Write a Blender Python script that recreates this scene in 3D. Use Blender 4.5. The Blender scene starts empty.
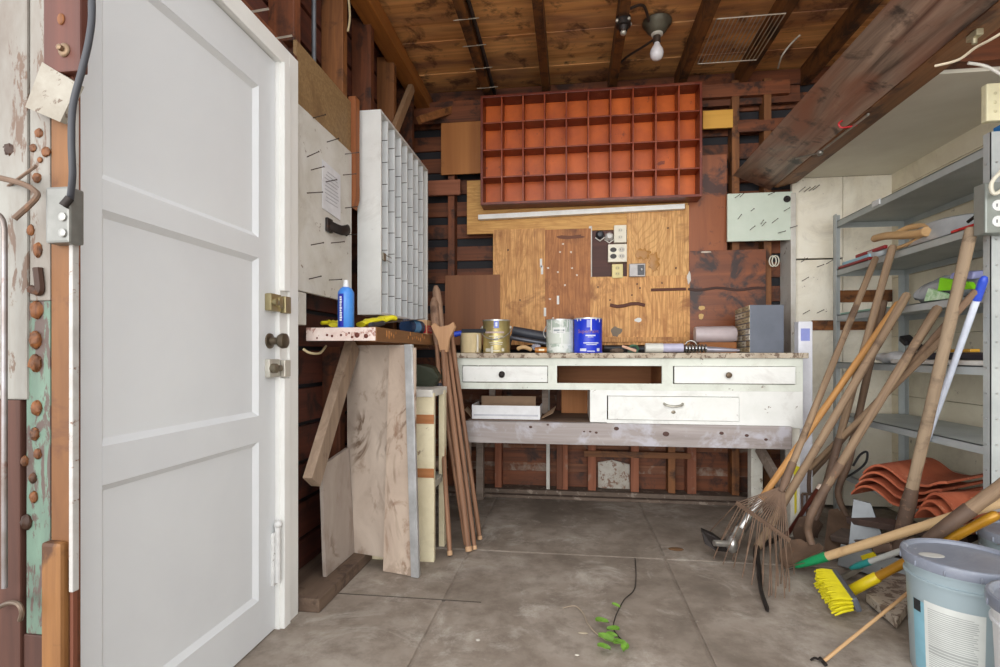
import bpy, bmesh, math, random
from mathutils import Vector, Matrix
random.seed(7)
sc = bpy.context.scene
COL = sc.collection

# ------------------------------------------------------------------ camera, light, exposure
F = 530.0                        # focal length in pixels of a 1000 px wide frame
CA = math.atan(71 / F)           # yaw to the left
cs, sn = math.cos(CA), math.sin(CA)
cam_d = bpy.data.cameras.new('camera')
cam_d.sensor_width = 36
cam_d.lens = 36 * F / 1000
cam_d.shift_y = 0.0215
cam_d.clip_start = 0.02
cam = bpy.data.objects.new('camera', cam_d)
COL.objects.link(cam)
cam.location = (0, 0, 1.0)
cam.rotation_euler = (math.pi / 2, 0, CA)
sc.camera = cam

world = bpy.data.worlds.new('world')
sc.world = world
world.use_nodes = True
wn = world.node_tree.nodes
wn['Background'].inputs[0].default_value = (0.985, 0.99, 1.0, 1)
wn['Background'].inputs[1].default_value = 1.5
# daylight falling in through the open garage doorway
ld = bpy.data.lights.new('doorway_daylight', 'AREA')
ld.shape = 'RECTANGLE'
ld.size = 12.0
ld.size_y = 5.0
ld.energy = 620
ld.color = (1.0, 0.985, 0.96)
lo = bpy.data.objects.new('doorway_daylight', ld)
COL.objects.link(lo)
lo.location = (-2.2, -8.0, 2.4)
lo.rotation_euler = (math.radians(88), 0, math.radians(-16))

sc.view_settings.view_transform = 'Standard'
sc.view_settings.look = 'None'
sc.view_settings.gamma = 1.0
sc.view_settings.use_curve_mapping = False
sc.view_settings.exposure = 0.43

# ------------------------------------------------------------------ helpers
def P(px, py, X=None, Y=None, Z=None, d=None):
    """point of the place seen at a pixel of the photograph, at a known depth"""
    t = (px - 500) / F
    u = (355 - py) / F
    dx, dy = t * cs - sn, t * sn + cs
    if X is not None: d = X / dx
    elif Y is not None: d = Y / dy
    elif Z is not None: d = (Z - 1.0) / u
    return Vector((dx * d, dy * d, 1.0 + u * d))

def WR(x0, y0, x1, y1, Y):
    """rectangle on a plane parallel to the back wall"""
    a, b, c, e = P(x0, y0, Y=Y), P(x1, y0, Y=Y), P(x0, y1, Y=Y), P(x1, y1, Y=Y)
    return (a.x + c.x) / 2, (b.x + e.x) / 2, (c.z + e.z) / 2, (a.z + b.z) / 2

def lin(c):
    return tuple(((v / 255) / 12.92 if v / 255 <= 0.04045 else ((v / 255 + 0.055) / 1.055) ** 2.4) for v in c[:3]) + (1,)

MATS = {}
class NT:
    def __init__(s, name):
        s.m = bpy.data.materials.new(name)
        s.m.use_nodes = True
        s.t = s.m.node_tree
        s.b = s.t.nodes['Principled BSDF']
    def n(s, typ, **kw):
        q = s.t.nodes.new(typ)
        for k, v in kw.items(): setattr(q, k, v)
        return q
    def l(s, a, b): s.t.links.new(a, b)
    def coords(s, scale=(1, 1, 1), rnd=True):
        tc = s.n('ShaderNodeTexCoord'); mp = s.n('ShaderNodeMapping')
        mp.inputs['Scale'].default_value = scale
        s.l(tc.outputs['Object'], mp.inputs['Vector'])
        if rnd:
            oi = s.n('ShaderNodeObjectInfo'); mu = s.n('ShaderNodeMath', operation='MULTIPLY'); mu.inputs[1].default_value = 37.0
            s.l(oi.outputs['Random'], mu.inputs[0]); s.l(mu.outputs[0], mp.inputs['Location'])
        return mp.outputs[0]
    def noise(s, vec, scale, detail=4, rough=.6, dist=0.0):
        q = s.n('ShaderNodeTexNoise'); q.inputs['Scale'].default_value = scale
        q.inputs['Detail'].default_value = detail; q.inputs['Roughness'].default_value = rough
        q.inputs['Distortion'].default_value = dist
        s.l(vec, q.inputs['Vector']); return q.outputs['Fac']
    def ramp(s, fac, stops):
        r = s.n('ShaderNodeValToRGB'); e = r.color_ramp.elements
        while len(e) < len(stops): e.new(0.5)
        for el, (p, c) in zip(e, stops):
            el.position = p; el.color = c if len(c) == 4 else lin(c)
        s.l(fac, r.inputs[0]); return r.outputs[0]
    def mix(s, fac, a, b):
        q = s.n('ShaderNodeMix', data_type='RGBA')
        if isinstance(fac, float): q.inputs[0].default_value = fac
        else: s.l(fac, q.inputs[0])
        for v, i in ((a, 6), (b, 7)):
            if isinstance(v, tuple): q.inputs[i].default_value = v
            else: s.l(v, q.inputs[i])
        return q.outputs[2]
    def vary(s, col, amt):
        oi = s.n('ShaderNodeObjectInfo'); mr = s.n('ShaderNodeMapRange')
        mr.inputs['To Min'].default_value = 1 - amt; mr.inputs['To Max'].default_value = 1 + amt
        s.l(oi.outputs['Random'], mr.inputs[0])
        h = s.n('ShaderNodeHueSaturation'); s.l(mr.outputs[0], h.inputs['Value']); s.l(col, h.inputs['Color'])
        return h.outputs[0]
    def bump(s, fac, strength=.2, dist=.005):
        b = s.n('ShaderNodeBump'); b.inputs['Strength'].default_value = strength; b.inputs['Distance'].default_value = dist
        s.l(fac, b.inputs['Height']); s.l(b.outputs[0], s.b.inputs['Normal'])
    def fin(s, col, rough=.6, metal=0.0):
        if isinstance(col, tuple): s.b.inputs['Base Color'].default_value = col
        else: s.l(col, s.b.inputs['Base Color'])
        s.b.inputs['Roughness'].default_value = rough; s.b.inputs['Metallic'].default_value = metal
        return s.m

BW = lambda v: (v, v, v, 1)
def wood(c1, c2, axis=2, scale=22, rough=.7, stain=None, samt=.5, vary=.12, big=None):
    key = ('w', c1, c2, axis, scale, rough, stain, samt, vary, big)
    if key in MATS: return MATS[key]
    n = NT('wood')
    k = [1.0, 1.0, 1.0]; k[axis] = .06
    v = n.coords(tuple(k))
    g = n.noise(v, scale, 6, .65, .8)
    col = n.ramp(g, [(.3, c1), (.7, c2)])
    v2 = n.coords((1, 1, 1))
    if big:
        k2 = [1.0, 1.0, 1.0]; k2[axis] = .3
        col = n.mix(n.ramp(n.noise(n.coords(tuple(k2)), 5, 3, .6, .5), [(.45, BW(0)), (.68, BW(1))]), col, lin(big))
    if stain:
        col = n.mix(n.ramp(n.noise(v2, 6, 5, .65, .4), [(samt - .05, BW(0)), (samt + .06, BW(.9))]), col, lin(stain))
    col = n.vary(col, vary)
    n.bump(g, .25, .003)
    MATS[key] = n.fin(col, rough); return MATS[key]

def ply(c1, c2, dark=None, axis=2, scale=5.0, samt=.62, rough=.6):
    key = ('p', c1, c2, dark, axis, scale, samt)
    if key in MATS: return MATS[key]
    n = NT('plywood')
    k = [1.0, 1.0, 1.0]; k[axis] = .22
    v = n.coords(tuple(k))
    w = n.n('ShaderNodeTexNoise'); w.inputs['Scale'].default_value = scale; w.inputs['Detail'].default_value = 1.5; w.inputs['Distortion'].default_value = .6
    n.l(v, w.inputs['Vector'])
    mu = n.n('ShaderNodeMath', operation='MULTIPLY'); mu.inputs[1].default_value = 19; n.l(w.outputs['Fac'], mu.inputs[0])
    fr = n.n('ShaderNodeMath', operation='PINGPONG'); fr.inputs[1].default_value = .5; n.l(mu.outputs[0], fr.inputs[0])
    g2 = n.noise(n.coords((1, 1, .05) if axis == 2 else (.05, 1, 1)), 90, 4, .6)
    soft = tuple(int(p * .55 + q * .45) for p, q in zip(c1, c2))
    col = n.ramp(fr.outputs[0], [(.0, soft), (.2, c1), (.5, c1)])
    col = n.mix(n.ramp(g2, [(.38, BW(.75)), (.6, BW(0))]), col, lin(c2))
    col = n.mix(n.ramp(n.noise(n.coords((1, 1, 1)), 11, 7, .75), [(.5, BW(0)), (.72, BW(.7))]), col, lin(c2))
    if dark:
        col = n.mix(n.ramp(n.noise(n.coords((1, 1, 1)), 4.5, 6, .62, .5), [(samt - .07, BW(0)), (samt + .04, BW(.9))]), col, lin(dark))
    col = n.vary(col, .06)
    n.bump(g2, .1, .002)
    MATS[key] = n.fin(col, rough); return MATS[key]

def paint(c, c2=None, chip=None, amt=.66, rough=.5, scale=7, vary=.03, stretch=None):
    key = ('pt', c, c2, chip, amt, rough, scale, vary, stretch)
    if key in MATS: return MATS[key]
    n = NT('painted')
    v = n.coords(stretch or (1, 1, 1))
    a = n.noise(v, scale, 5, .62, .3)
    c2 = c2 or tuple(int(q * .9) for q in c)
    col = n.ramp(a, [(.35, c), (.7, c2)])
    if chip:
        h = n.noise(v, scale * 2.6, 7, .7, .4)
        col = n.mix(n.ramp(h, [(amt - .075, BW(0)), (amt - .035, BW(.9))]), col, lin(chip))
        col = n.mix(n.ramp(n.noise(v, scale * .6, 8, .72, .8), [(.5, BW(0)), (.75, BW(.35))]), col, lin(chip))
        n.bump(h, .12, .003)
    col = n.vary(col, vary)
    MATS[key] = n.fin(col, rough); return MATS[key]

def metal(c, c2=None, rough=.45, met=.6, scale=9, rust=None, amt=.62):
    key = ('m', c, c2, rough, met, scale, rust, amt)
    if key in MATS: return MATS[key]
    n = NT('metal')
    v = n.coords((1, 1, 1))
    a = n.noise(v, scale, 5, .6)
    col = n.ramp(a, [(.35, c), (.7, c2 or tuple(int(q * .82) for q in c))])
    if rust:
        col = n.mix(n.ramp(n.noise(v, scale * 1.7, 6, .68), [(amt, BW(0)), (amt + .08, BW(1))]), col, lin(rust))
    MATS[key] = n.fin(col, rough, met); return MATS[key]

def plain(c, rough=.5, met=0.0, trans=0.0, alpha=1.0):
    key = ('x', c, rough, met, trans, alpha)
    if key in MATS: return MATS[key]
    n = NT('plain')
    a = n.noise(n.coords((1, 1, 1)), 14, 3)
    col = n.ramp(a, [(.3, c), (.75, tuple(int(q * .92) for q in c))])
    n.b.inputs['Transmission Weight'].default_value = trans
    n.b.inputs['Alpha'].default_value = alpha
    MATS[key] = n.fin(col, rough, met); return MATS[key]

def concrete():
    n = NT('concrete')
    v = n.coords((1, 1, 1), False)
    a = n.noise(v, 1.6, 7, .62, .35)
    b = n.noise(v, 9, 6, .7)
    c = n.noise(v, 60, 3, .7)
    col = n.ramp(a, [(.34, (118, 107, 96)), (.5, (150, 138, 126)), (.66, (174, 164, 153))])
    col = n.mix(n.ramp(b, [(.36, BW(.6)), (.56, BW(0))]), col, lin((110, 98, 87)))
    col = n.mix(n.ramp(n.noise(v, 3.3, 8, .75, .6), [(.54, BW(0)), (.68, BW(.65))]), col, lin((200, 193, 183)))
    col = n.mix(n.ramp(c, [(.66, BW(0)), (.74, BW(.5))]), col, lin((176, 170, 162)))
    n.bump(b, .1, .004)
    return n.fin(col, .72)

XF = {}
def matrix_of(o): return XF.get(o.name, Matrix.Identity(4))

class B:
    """collects shapes in world space (after self.M) and links them as one mesh object"""
    def __init__(s, M=None):
        s.bm = bmesh.new(); s.M = M or Matrix.Identity(4); s.mi = 0
    def _v(s, co): return s.bm.verts.new(s.M @ Vector(co))
    def _f(s, vs):
        try:
            f = s.bm.faces.new(vs); f.material_index = s.mi; return f
        except ValueError: return None
    def box(s, x0, x1, y0, y1, z0, z1, bev=0.0):
        if x0 > x1: x0, x1 = x1, x0
        if y0 > y1: y0, y1 = y1, y0
        if z0 > z1: z0, z1 = z1, z0
        return s.hexa([(x0, y0, z0), (x1, y0, z0), (x1, y1, z0), (x0, y1, z0), (x0, y0, z1), (x1, y0, z1), (x1, y1, z1), (x0, y1, z1)], bev)
    def hexa(s, pts, bev=0.0):
        v = [s._v(p) for p in pts]
        fs = [s._f([v[i] for i in q]) for q in ((3, 2, 1, 0), (4, 5, 6, 7), (0, 1, 5, 4), (1, 2, 6, 5), (2, 3, 7, 6), (3, 0, 4, 7))]
        if bev > 0:
            ed = list({e for f in fs if f for e in f.edges})
            bmesh.ops.bevel(s.bm, geom=ed, offset=bev, segments=2, affect='EDGES', profile=.6, clamp_overlap=True)
        return s
    def slab(s, a, b, w, t, wdir, bev=0.0):
        """board from a to b, width w along wdir, thickness t"""
        a, b = Vector(a), Vector(b); L = (b - a).normalized(); wd = Vector(wdir); wd = (wd - L * wd.dot(L)).normalized(); n = L.cross(wd)
        p = []
        for q in (a, b):
            p += [q - wd * w / 2 - n * t / 2, q + wd * w / 2 - n * t / 2, q + wd * w / 2 + n * t / 2, q - wd * w / 2 + n * t / 2]
        return s.hexa(p, bev)
    def tube(s, pts, r, n=10, flat=1.0, up=None, cap=True, closed=False):
        pts = [Vector(p) for p in pts]; m = len(pts)
        rs = list(r) if isinstance(r, (list, tuple)) else [r] * m
        rings = []; nrm = None
        for i in range(m):
            if closed: t = pts[(i + 1) % m] - pts[i - 1]
            else: t = pts[min(i + 1, m - 1)] - pts[max(i - 1, 0)]
            t = t.normalized() if t.length > 1e-9 else Vector((0, 0, 1))
            if nrm is None:
                u = Vector(up) if up else (Vector((0, 0, 1)) if abs(t.z) < .9 else Vector((1, 0, 0)))
                nrm = (u - t * u.dot(t)).normalized()
            else:
                nrm = nrm - t * nrm.dot(t)
                nrm = nrm.normalized()
            bi = t.cross(nrm)
            rings.append([s._v(pts[i] + nrm * math.cos(2 * math.pi * k / n) * rs[i] + bi * math.sin(2 * math.pi * k / n) * rs[i] * flat) for k in range(n)])
        rng = range(m) if closed else range(m - 1)
        for i in rng:
            A, Bq = rings[i], rings[(i + 1) % m]
            for k in range(n): s._f([A[k], A[(k + 1) % n], Bq[(k + 1) % n], Bq[k]])
        if cap and not closed:
            s._f(rings[0][::-1]); s._f(rings[-1])
        return s
    def lathe(s, prof, c, n=32, M=None, caps=True):
        T = Matrix.Translation(Vector(c)) @ (M or Matrix.Identity(4))
        rings = []
        for r, z in prof:
            rings.append([s._v(T @ Vector((max(r, 1e-4) * math.cos(2 * math.pi * k / n), max(r, 1e-4) * math.sin(2 * math.pi * k / n), z))) for k in range(n)])
        for A, Bq in zip(rings, rings[1:]):
            for k in range(n): s._f([A[k], A[(k + 1) % n], Bq[(k + 1) % n], Bq[k]])
        if caps:
            s._f(rings[0][::-1]); s._f(rings[-1])
        return s
    def ball(s, c, r, sc=(1, 1, 1), n=12, M=None):
        pr = [(math.sin(math.pi * i / n), -math.cos(math.pi * i / n)) for i in range(n + 1)]
        T = (M or Matrix.Identity(4)) @ Matrix.Diagonal((r * sc[0], r * sc[1], r * sc[2], 1))
        return s.lathe(pr, c, n * 2, T)
    def prism(s, poly, off):
        """polygon of 3-D points extruded by off"""
        off = Vector(off); a = [s._v(p) for p in poly]; b = [s._v(Vector(p) + off) for p in poly]; n = len(a)
        s._f(a[::-1]); s._f(b)
        for i in range(n): s._f([a[i], a[(i + 1) % n], b[(i + 1) % n], b[i]])
        return s
    def sheet(s, grid, th=None):
        """grid[i][j] of points, with thickness vector function"""
        R, C = len(grid), len(grid[0])
        v = [[s._v(p) for p in row] for row in grid]
        for i in range(R - 1):
            for j in range(C - 1): s._f([v[i][j], v[i][j + 1], v[i + 1][j + 1], v[i + 1][j]])
        if th is not None:
            off = Vector(th) if not callable(th) else None
            w = [[s._v(Vector(p) + (off if off is not None else Vector(th(i, j)))) for j, p in enumerate(row)] for i, row in enumerate(grid)]
            for i in range(R - 1):
                for j in range(C - 1): s._f([w[i][j], w[i + 1][j], w[i + 1][j + 1], w[i][j + 1]])
            for i in range(R - 1):
                s._f([v[i][0], v[i + 1][0], w[i + 1][0], w[i][0]]); s._f([v[i][-1], w[i][-1], w[i + 1][-1], v[i + 1][-1]])
            for j in range(C - 1):
                s._f([v[0][j], w[0][j], w[0][j + 1], v[0][j + 1]]); s._f([v[-1][j], v[-1][j + 1], w[-1][j + 1], w[-1][j]])
        return s
    def text(s, body, size, fn):
        cu = bpy.data.curves.new('lettering', 'FONT'); cu.body = body; cu.size = size; cu.align_x = 'CENTER'; cu.align_y = 'CENTER'; cu.resolution_u = 2
        ob = bpy.data.objects.new('lettering', cu); COL.objects.link(ob)
        me = ob.evaluated_get(bpy.context.evaluated_depsgraph_get()).to_mesh()
        vs = [s._v(fn(v.co.x, v.co.y)) for v in me.vertices]
        for p in me.polygons: s._f([vs[i] for i in p.vertices])
        bpy.data.objects.remove(ob); bpy.data.curves.remove(cu)
        return s
    def build(s, name, mat, parent=None, smooth=False, loc=None, M=None):
        bmesh.ops.recalc_face_normals(s.bm, faces=s.bm.faces)
        me = bpy.data.meshes.new(name)
        if parent is not None: M = matrix_of(parent)
        elif M is None:
            if loc is None:
                xs = [v.co for v in s.bm.verts]
                loc = ((min(c.x for c in xs) + max(c.x for c in xs)) / 2, (min(c.y for c in xs) + max(c.y for c in xs)) / 2, min(c.z for c in xs))
            M = Matrix.Translation(Vector(loc))
        s.bm.transform(M.inverted()); s.bm.to_mesh(me); s.bm.free()
        if smooth:
            for p in me.polygons: p.use_smooth = True
            try: me.set_sharp_from_angle(angle=math.radians(40))
            except Exception: pass
        for m in (mat if isinstance(mat, (list, tuple)) else [mat]): me.materials.append(m)
        o = bpy.data.objects.new(name, me); COL.objects.link(o)
        if parent is not None: o.parent = parent
        else: o.matrix_world = M
        XF[o.name] = M
        return o

def tag(o, label, cat, group=None, kind=None):
    if label: o['label'] = label
    if cat: o['category'] = cat
    if group: o['group'] = group
    if kind: o['kind'] = kind
    return o
def thing(name, label, cat, loc=(0, 0, 0), group=None, M=None):
    o = bpy.data.objects.new(name, None); COL.objects.link(o); o.empty_display_size = .05
    M = M or Matrix.Translation(Vector(loc)); o.matrix_world = M
    XF[o.name] = M
    return tag(o, label, cat, group)
def struct(name, b, mat, label=None, cat=None):
    o = b.build(name, mat, M=Matrix.Identity(4)); o['kind'] = 'structure'
    if label: o['label'] = label
    if cat: o['category'] = cat
    return o
def bez(pts, n=10):
    """smooth curve through points (Catmull-Rom)"""
    pts = [Vector(p) for p in pts]; out = []
    for i in range(len(pts) - 1):
        p0, p1, p2, p3 = pts[max(i - 1, 0)], pts[i], pts[i + 1], pts[min(i + 2, len(pts) - 1)]
        for k in range(n):
            t = k / n
            out.append(.5 * ((2 * p1) + (p2 - p0) * t + (2 * p0 - 5 * p1 + 4 * p2 - p3) * t * t + (3 * p1 - p0 - 3 * p2 + p3) * t ** 3))
    out.append(pts[-1]); return out
def frame(z, x=(1, 0, 0)):
    z = Vector(z).normalized(); x = Vector(x); x = (x - z * x.dot(z)).normalized(); y = z.cross(x)
    return Matrix((x, y, z)).transposed().to_4x4()

# ------------------------------------------------------------------ colours
RED_W = lambda ax: wood((74, 39, 22), (132, 74, 41), ax, 18, .65, (48, 29, 22), .57, .22)
BRN_W = lambda ax: wood((102, 62, 32), (156, 100, 54), ax, 18, .65, (62, 38, 26), .56, .15)
RAFT = wood((78, 47, 22), (134, 86, 42), 1, 16, .6, (44, 28, 18), .54)
ROOFB = wood((176, 112, 60), (253, 196, 126), 0, 10, .65, (96, 62, 44), .585, .16, big=(160, 112, 80))
FELT = plain((40, 39, 43), .8)
PLY_A = ply((228, 174, 108), (170, 112, 58), (146, 92, 50))
PLY_B = ply((190, 126, 70), (144, 86, 44), (112, 64, 34))
PLY_C = ply((232, 182, 116), (178, 122, 64), (160, 110, 62))
PLY_Y = ply((216, 168, 96), (184, 130, 66), None, 0)
DOORW = paint((224, 227, 229), (217, 220, 223), None, rough=.38, scale=2)
TRIMW = paint((236, 236, 233), (228, 228, 224), None, rough=.4, scale=3)
BENCHW = paint((236, 237, 234), (224, 226, 221), (120, 100, 84), .735, .5, 6)
BENCHM = paint((222, 226, 216), (208, 213, 202), (112, 92, 74), .71, .5, 7)
OLDW = paint((216, 214, 208), (198, 194, 184), (128, 108, 90), .70, .55, 6)
CREAM = paint((232, 222, 190), (214, 202, 168), (140, 112, 82), .71, .55, 6)
SHELFW = wood((128, 112, 100), (168, 152, 140), 0, 20, .75, (102, 86, 76), .6)
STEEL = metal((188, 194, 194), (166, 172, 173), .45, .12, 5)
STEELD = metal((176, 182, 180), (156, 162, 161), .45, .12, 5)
RUST = metal((122, 98, 80), (98, 78, 64), .7, .1, 12, (134, 98, 72), .6)
RUSTD = metal((98, 77, 63), (80, 62, 51), .65, .1, 12, (118, 92, 73), .58)
IRON = metal((58, 52, 50), (44, 40, 38), .55, .6, 10, (88, 60, 46), .6)
CHROME = metal((190, 190, 188), None, .28, .9)
BRASS = metal((176, 164, 126), (150, 138, 104), .35, .8)
NAIL = metal((84, 72, 64), None, .5, .6)
GREYH = lambda: wood((116, 94, 74), (164, 138, 110), 2, 26, .75, (92, 72, 58), .64, .08)
HANDLE_G = GREYH()
HANDLE_L = wood((158, 128, 96), (194, 164, 126), 2, 24, .7, (128, 100, 74), .66, .06)
HANDLE_A = wood((176, 124, 68), (206, 154, 92), 2, 24, .6, (150, 102, 56), .66, .06)
HANDLE_D = wood((96, 76, 60), (138, 112, 90), 2, 26, .75, (74, 58, 46), .62, .08)
POLE_R = wood((108, 76, 56), (162, 120, 92), 2, 24, .65, (96, 60, 42), .66, .1)

# ================================================================== SETTING
XL, XR, YB = -1.08, 2.05, 3.85
# ---- floor: concrete slabs with open joints
CON = concrete()
b = B()
b.box(-3.4, 4.4, -3.0, 4.0, -.2, -.007)
xj = [-3.4, -.515, .458, 4.4]
yj = [-3.0, .35, 2.68, 4.0]
jl = P(420, 649, Z=0).x, P(467, 557, Z=0).x
for i in range(3):
    for j in range(3):
        b.box(xj[i] + .005, xj[i + 1] - .005, yj[j] + .004, yj[j + 1] - .004, -.05, 0, .007)
floor = struct('floor', b, CON)
b = B()    # the saw-cut joint of the left slab
c0, c1 = P(345, 596, Z=0), P(443, 600, Z=0)
b.box(-1.0, -.36, c1.y - .003, c1.y + .003, -.004, .0012)
b.build('joint', plain((88, 80, 72), .9), floor)

# ---- ceiling: roof boards and rafters
b = B()
y = .7
k = 0
while y < 3.9:
    w = random.choice((.19, .21, .24))
    if y < .85 or y > 2.15:      # gap added in the unseen roof so more daylight reaches the floor
        b.box(-1.25, 2.15, y + .002, y + w - .003, 2.965 + .004 * (k % 2), 2.99, .002)
    y += w; k += 1
b.box(-1.25, 2.15, 2.17, 4.0, 2.991, 3.02); b.box(-1.25, 2.15, .7, 1.0, 2.991, 3.02)
ceil = struct('ceiling', b, ROOFB)
for x in (-.585, -.175, .285, .745, 1.15, 1.58):
    q = B(); q.box(x - .027, x + .027, .72, 3.86, 2.84, 2.966, .004); q.build('rafter', RAFT, ceil)
# beam hanging at the right: tilted plank with a batten along its lower edge
BEAMW = wood((66, 48, 38), (184, 156, 136), 1, 15, .4, (52, 38, 32), .6, .05, big=(140, 86, 62))
q = B(); q.prism([(1.085, 0.62, 2.215), (1.32, .62, 2.105), (1.345, .62, 2.155), (1.13, .62, 2.265)], (0, 3.14, 0))
beam = q.build('beam', BEAMW, ceil); beam['label'] = 'dark streaked timber plank hung at a tilt'
q = B(); q.prism([(1.322, .62, 2.10), (1.345, .62, 2.098), (1.46, .62, 2.125), (1.46, .62, 2.20), (1.345, .62, 2.20)], (0, 3.065, 0))
q.build('batten', wood((104, 66, 40), (150, 104, 66), 1, 14, .6, (78, 50, 36), .6), beam)
q = B(); q.box(1.455, XR, 2.42, 3.73, 2.165, 2.19, .002); so = q.build('soffit_panel', paint((226, 222, 208), (208, 202, 186), None, rough=.6, scale=2), ceil)
so['label'] = 'off-white boarded soffit above the steel shelving'
q = B(); q.box(1.455, XR, 2.36, 2.42, 2.18, 2.34, .003); q.box(1.455, XR, .7, 2.38, 2.32, 2.345)
q.build('soffit_framing', RED_W(0), ceil)

# ---- back wall
b = B(); b.box(-1.25, 2.15, 3.885, 3.92, 0, 3.0)
wb = struct('wall_back', b, FELT)
b = B(); z = .05; 
while z < 2.95:
    b.box(-1.2, 2.1, 3.862, 3.886, z, z + .105, .003); z += .165
b.build('sheathing', RED_W(0), wb)
b = B(); z = .11
while z < .7:
    b.box(-1.2, 1.44, 3.868, 3.886, z + .006, z + .155, .003); z += .165
b.build('lower_siding', wood((86, 54, 40), (142, 92, 64), 0, 16, .75, (150, 134, 120), .55), wb)
def wpart(name, rect, Y, th, mat, label=None, bev=.002, dz=0):
    x0, x1, z0, z1 = WR(*rect, Y)
    q = B(); q.box(x0, x1, Y, Y + th, z0 + dz, z1, bev); o = q.build(name, mat, wb)
    if label: o['label'] = label
    return o
for px in (451, 560, 672, 736, 768):
    x = P(px, 300, Y=3.76).x
    q = B(); q.box(x - .024, x + .024, 3.765, 3.865, .05, 2.86, .003); q.build('stud', RED_W(2) if px < 600 else BRN_W(2), wb)
for px, w in ((498, .05), (565, .04), (592, .055), (635, .055), (692, .06)):
    x = P(px, 470, Y=3.76).x
    q = B(); q.box(x - w / 2, x + w / 2, 3.765, 3.865, .05, .85, .003); q.build('stud', wood((116, 66, 46), (156, 98, 70), 2, 16, .75, (150, 128, 112), .63), wb)
x = P(548, 470, Y=3.76).x
q = B(); q.box(x - .012, x + .012, 3.76, 3.79, .05, .85, .002); o = q.build('lath', OLDW, wb); o['label'] = 'thin pale lath upright'
wpart('header_board', (584, 452, 691, 458), 3.752, .012, BRN_W(0), None, .002)
x0, x1, z0, z1 = WR(598, 460, 636, 492, 3.85)
q = B(); q.prism([(x0, 3.845, z0 + .03), (x1, 3.845, z0), (x1, 3.845, z1 - .04), (x0 + .1, 3.845, z1), (x0, 3.845, z1 - .02)], (0, .015, 0)); q.build('grey_patch', paint((190, 186, 176), (150, 136, 120), (122, 84, 62), .6), wb)['label'] = 'flaking pale grey patch low on the wall'
wpart('header_board', (400, 107, 481, 123), 3.75, .016, RED_W(0))
wpart('header_board', (700, 88, 800, 104), 3.80, .03, RED_W(0))
q = B(); q.box(-1.08, 1.45, 3.76, 3.86, 2.75, 2.84, .003); q.build('top_plate', RED_W(0), wb)
wpart('plywood_panel', (441, 122, 481, 174), 3.735, .014, wood((160, 98, 44), (186, 122, 62), 2, 8, .6, (112, 66, 32), .64))['label'] = 'orange brown plywood offcut beside the red rack'
wpart('cleat', (428, 180, 460, 195), 3.738, .026, wood((124, 72, 48), (158, 98, 70), 0, 16, .7))['label'] = 'short brown cleat nailed across the stud'
x0, x1, z0, z1 = WR(467, 176, 690, 231, 3.745)
q = B(); q.box(x0, x1, 3.745, 3.757, z0, z1, .001); q.build('plywood_panel', PLY_Y, wb)['label'] = 'yellow plywood sheet behind the red rack'
wpart('plywood_panel', (493, 229, 546, 345), 3.738, .012, PLY_A)['label'] = 'honey plywood with strong wavy grain'
wpart('plywood_panel', (545, 229, 591, 345), 3.736, .012, PLY_B)['label'] = 'darker brown plywood with white paint flecks'
wpart('plywood_panel', (627, 206, 689, 277), 3.738, .012, PLY_C)['label'] = 'light plywood with a yellow brown spill'
wpart('plywood_panel', (590, 276, 691, 345), 3.735, .012, PLY_A)['label'] = 'light plywood below the outlets'
wpart('plywood_panel', (445, 275, 500, 345), 3.73, .014, wood((118, 72, 42), (152, 98, 60), 2, 7, .6))['label'] = 'flat brown panel behind the gold paint can'
wpart('outlet_recess', (588, 225, 628, 278), 3.756, .02, wood((66, 34, 28), (92, 50, 40), 0, 18, .6))['label'] = 'dark recess behind the outlets'
wpart('recess_edge', (589, 226, 592, 277), 3.737, .016, OLDW)
q = B()
for (x, yy) in ((541, 263), (542, 270), (545, 312), (558, 300), (552, 345)):
    p = P(x, yy, Y=3.735); q.box(p.x - .008, p.x + .008, 3.733, 3.737, p.z - .03, p.z + .03)
q.build('paint_splash', plain((236, 236, 232), .6), wb)
q = B(); pts = [P(610 + i * 7, 305 + math.sin(i * 1.3) * 1.6, Y=3.733) for i in range(6)]; q.tube(pts, .012, 8, .3, (0, 0, 1))
pts = [P(651 + i * 7, 290 - i * .2, Y=3.733) for i in range(6)]; q.tube(pts, .010, 8, .3, (0, 0, 1))
q.build('glue_streak', plain((92, 46, 24), .6), wb)
q = B()
for c, r, s1 in ((P(643, 254, Y=3.735), .05, (1, .05, .7)), (P(654, 262, Y=3.735), .05, (.7, .05, 1.3))): q.ball(c, r, s1, 10)
for v in q.bm.verts: v.co += Vector((math.sin(v.co.z * 160), 0, math.sin(v.co.x * 190))) * .008
q.build('spill_stain', plain((178, 122, 42), .4), wb, True)
def blot(name, px, py, rx, rz, col, Y=3.7305, jit=.25):
    q = B(); p = P(px, py, Y=Y); n = 14
    pts = [p + Vector((rx * math.cos(k * 2 * math.pi / n) * (1 + random.uniform(-jit, jit)), 0, rz * math.sin(k * 2 * math.pi / n) * (1 + random.uniform(-jit, jit)))) for k in range(n)]
    q.prism(pts, (0, .004, 0)); return q.build(name, plain(col, .6), wb)
blot('paint_splash', 638, 320, .025, .015, (238, 236, 230), 3.733)
blot('grey_stain', 616, 331, .035, .035, (132, 118, 100), 3.734, .4)
blot('flake', 702, 308, .024, .014, (214, 176, 112)); blot('flake', 701, 316, .016, .02, (214, 176, 112))
blot('pale_scratch', 706, 252, .035, .006, (206, 192, 176)); blot('pale_scratch', 689, 278, .012, .04, (222, 216, 206))
for px_, py_ in ((560, 252), (563, 244), (558, 272), (572, 268), (577, 275), (565, 285), (550, 299), (571, 252), (553, 318), (548, 268)): blot('paint_fleck', px_, py_, .007, .006, (232, 222, 206), 3.7345, .4)
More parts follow.
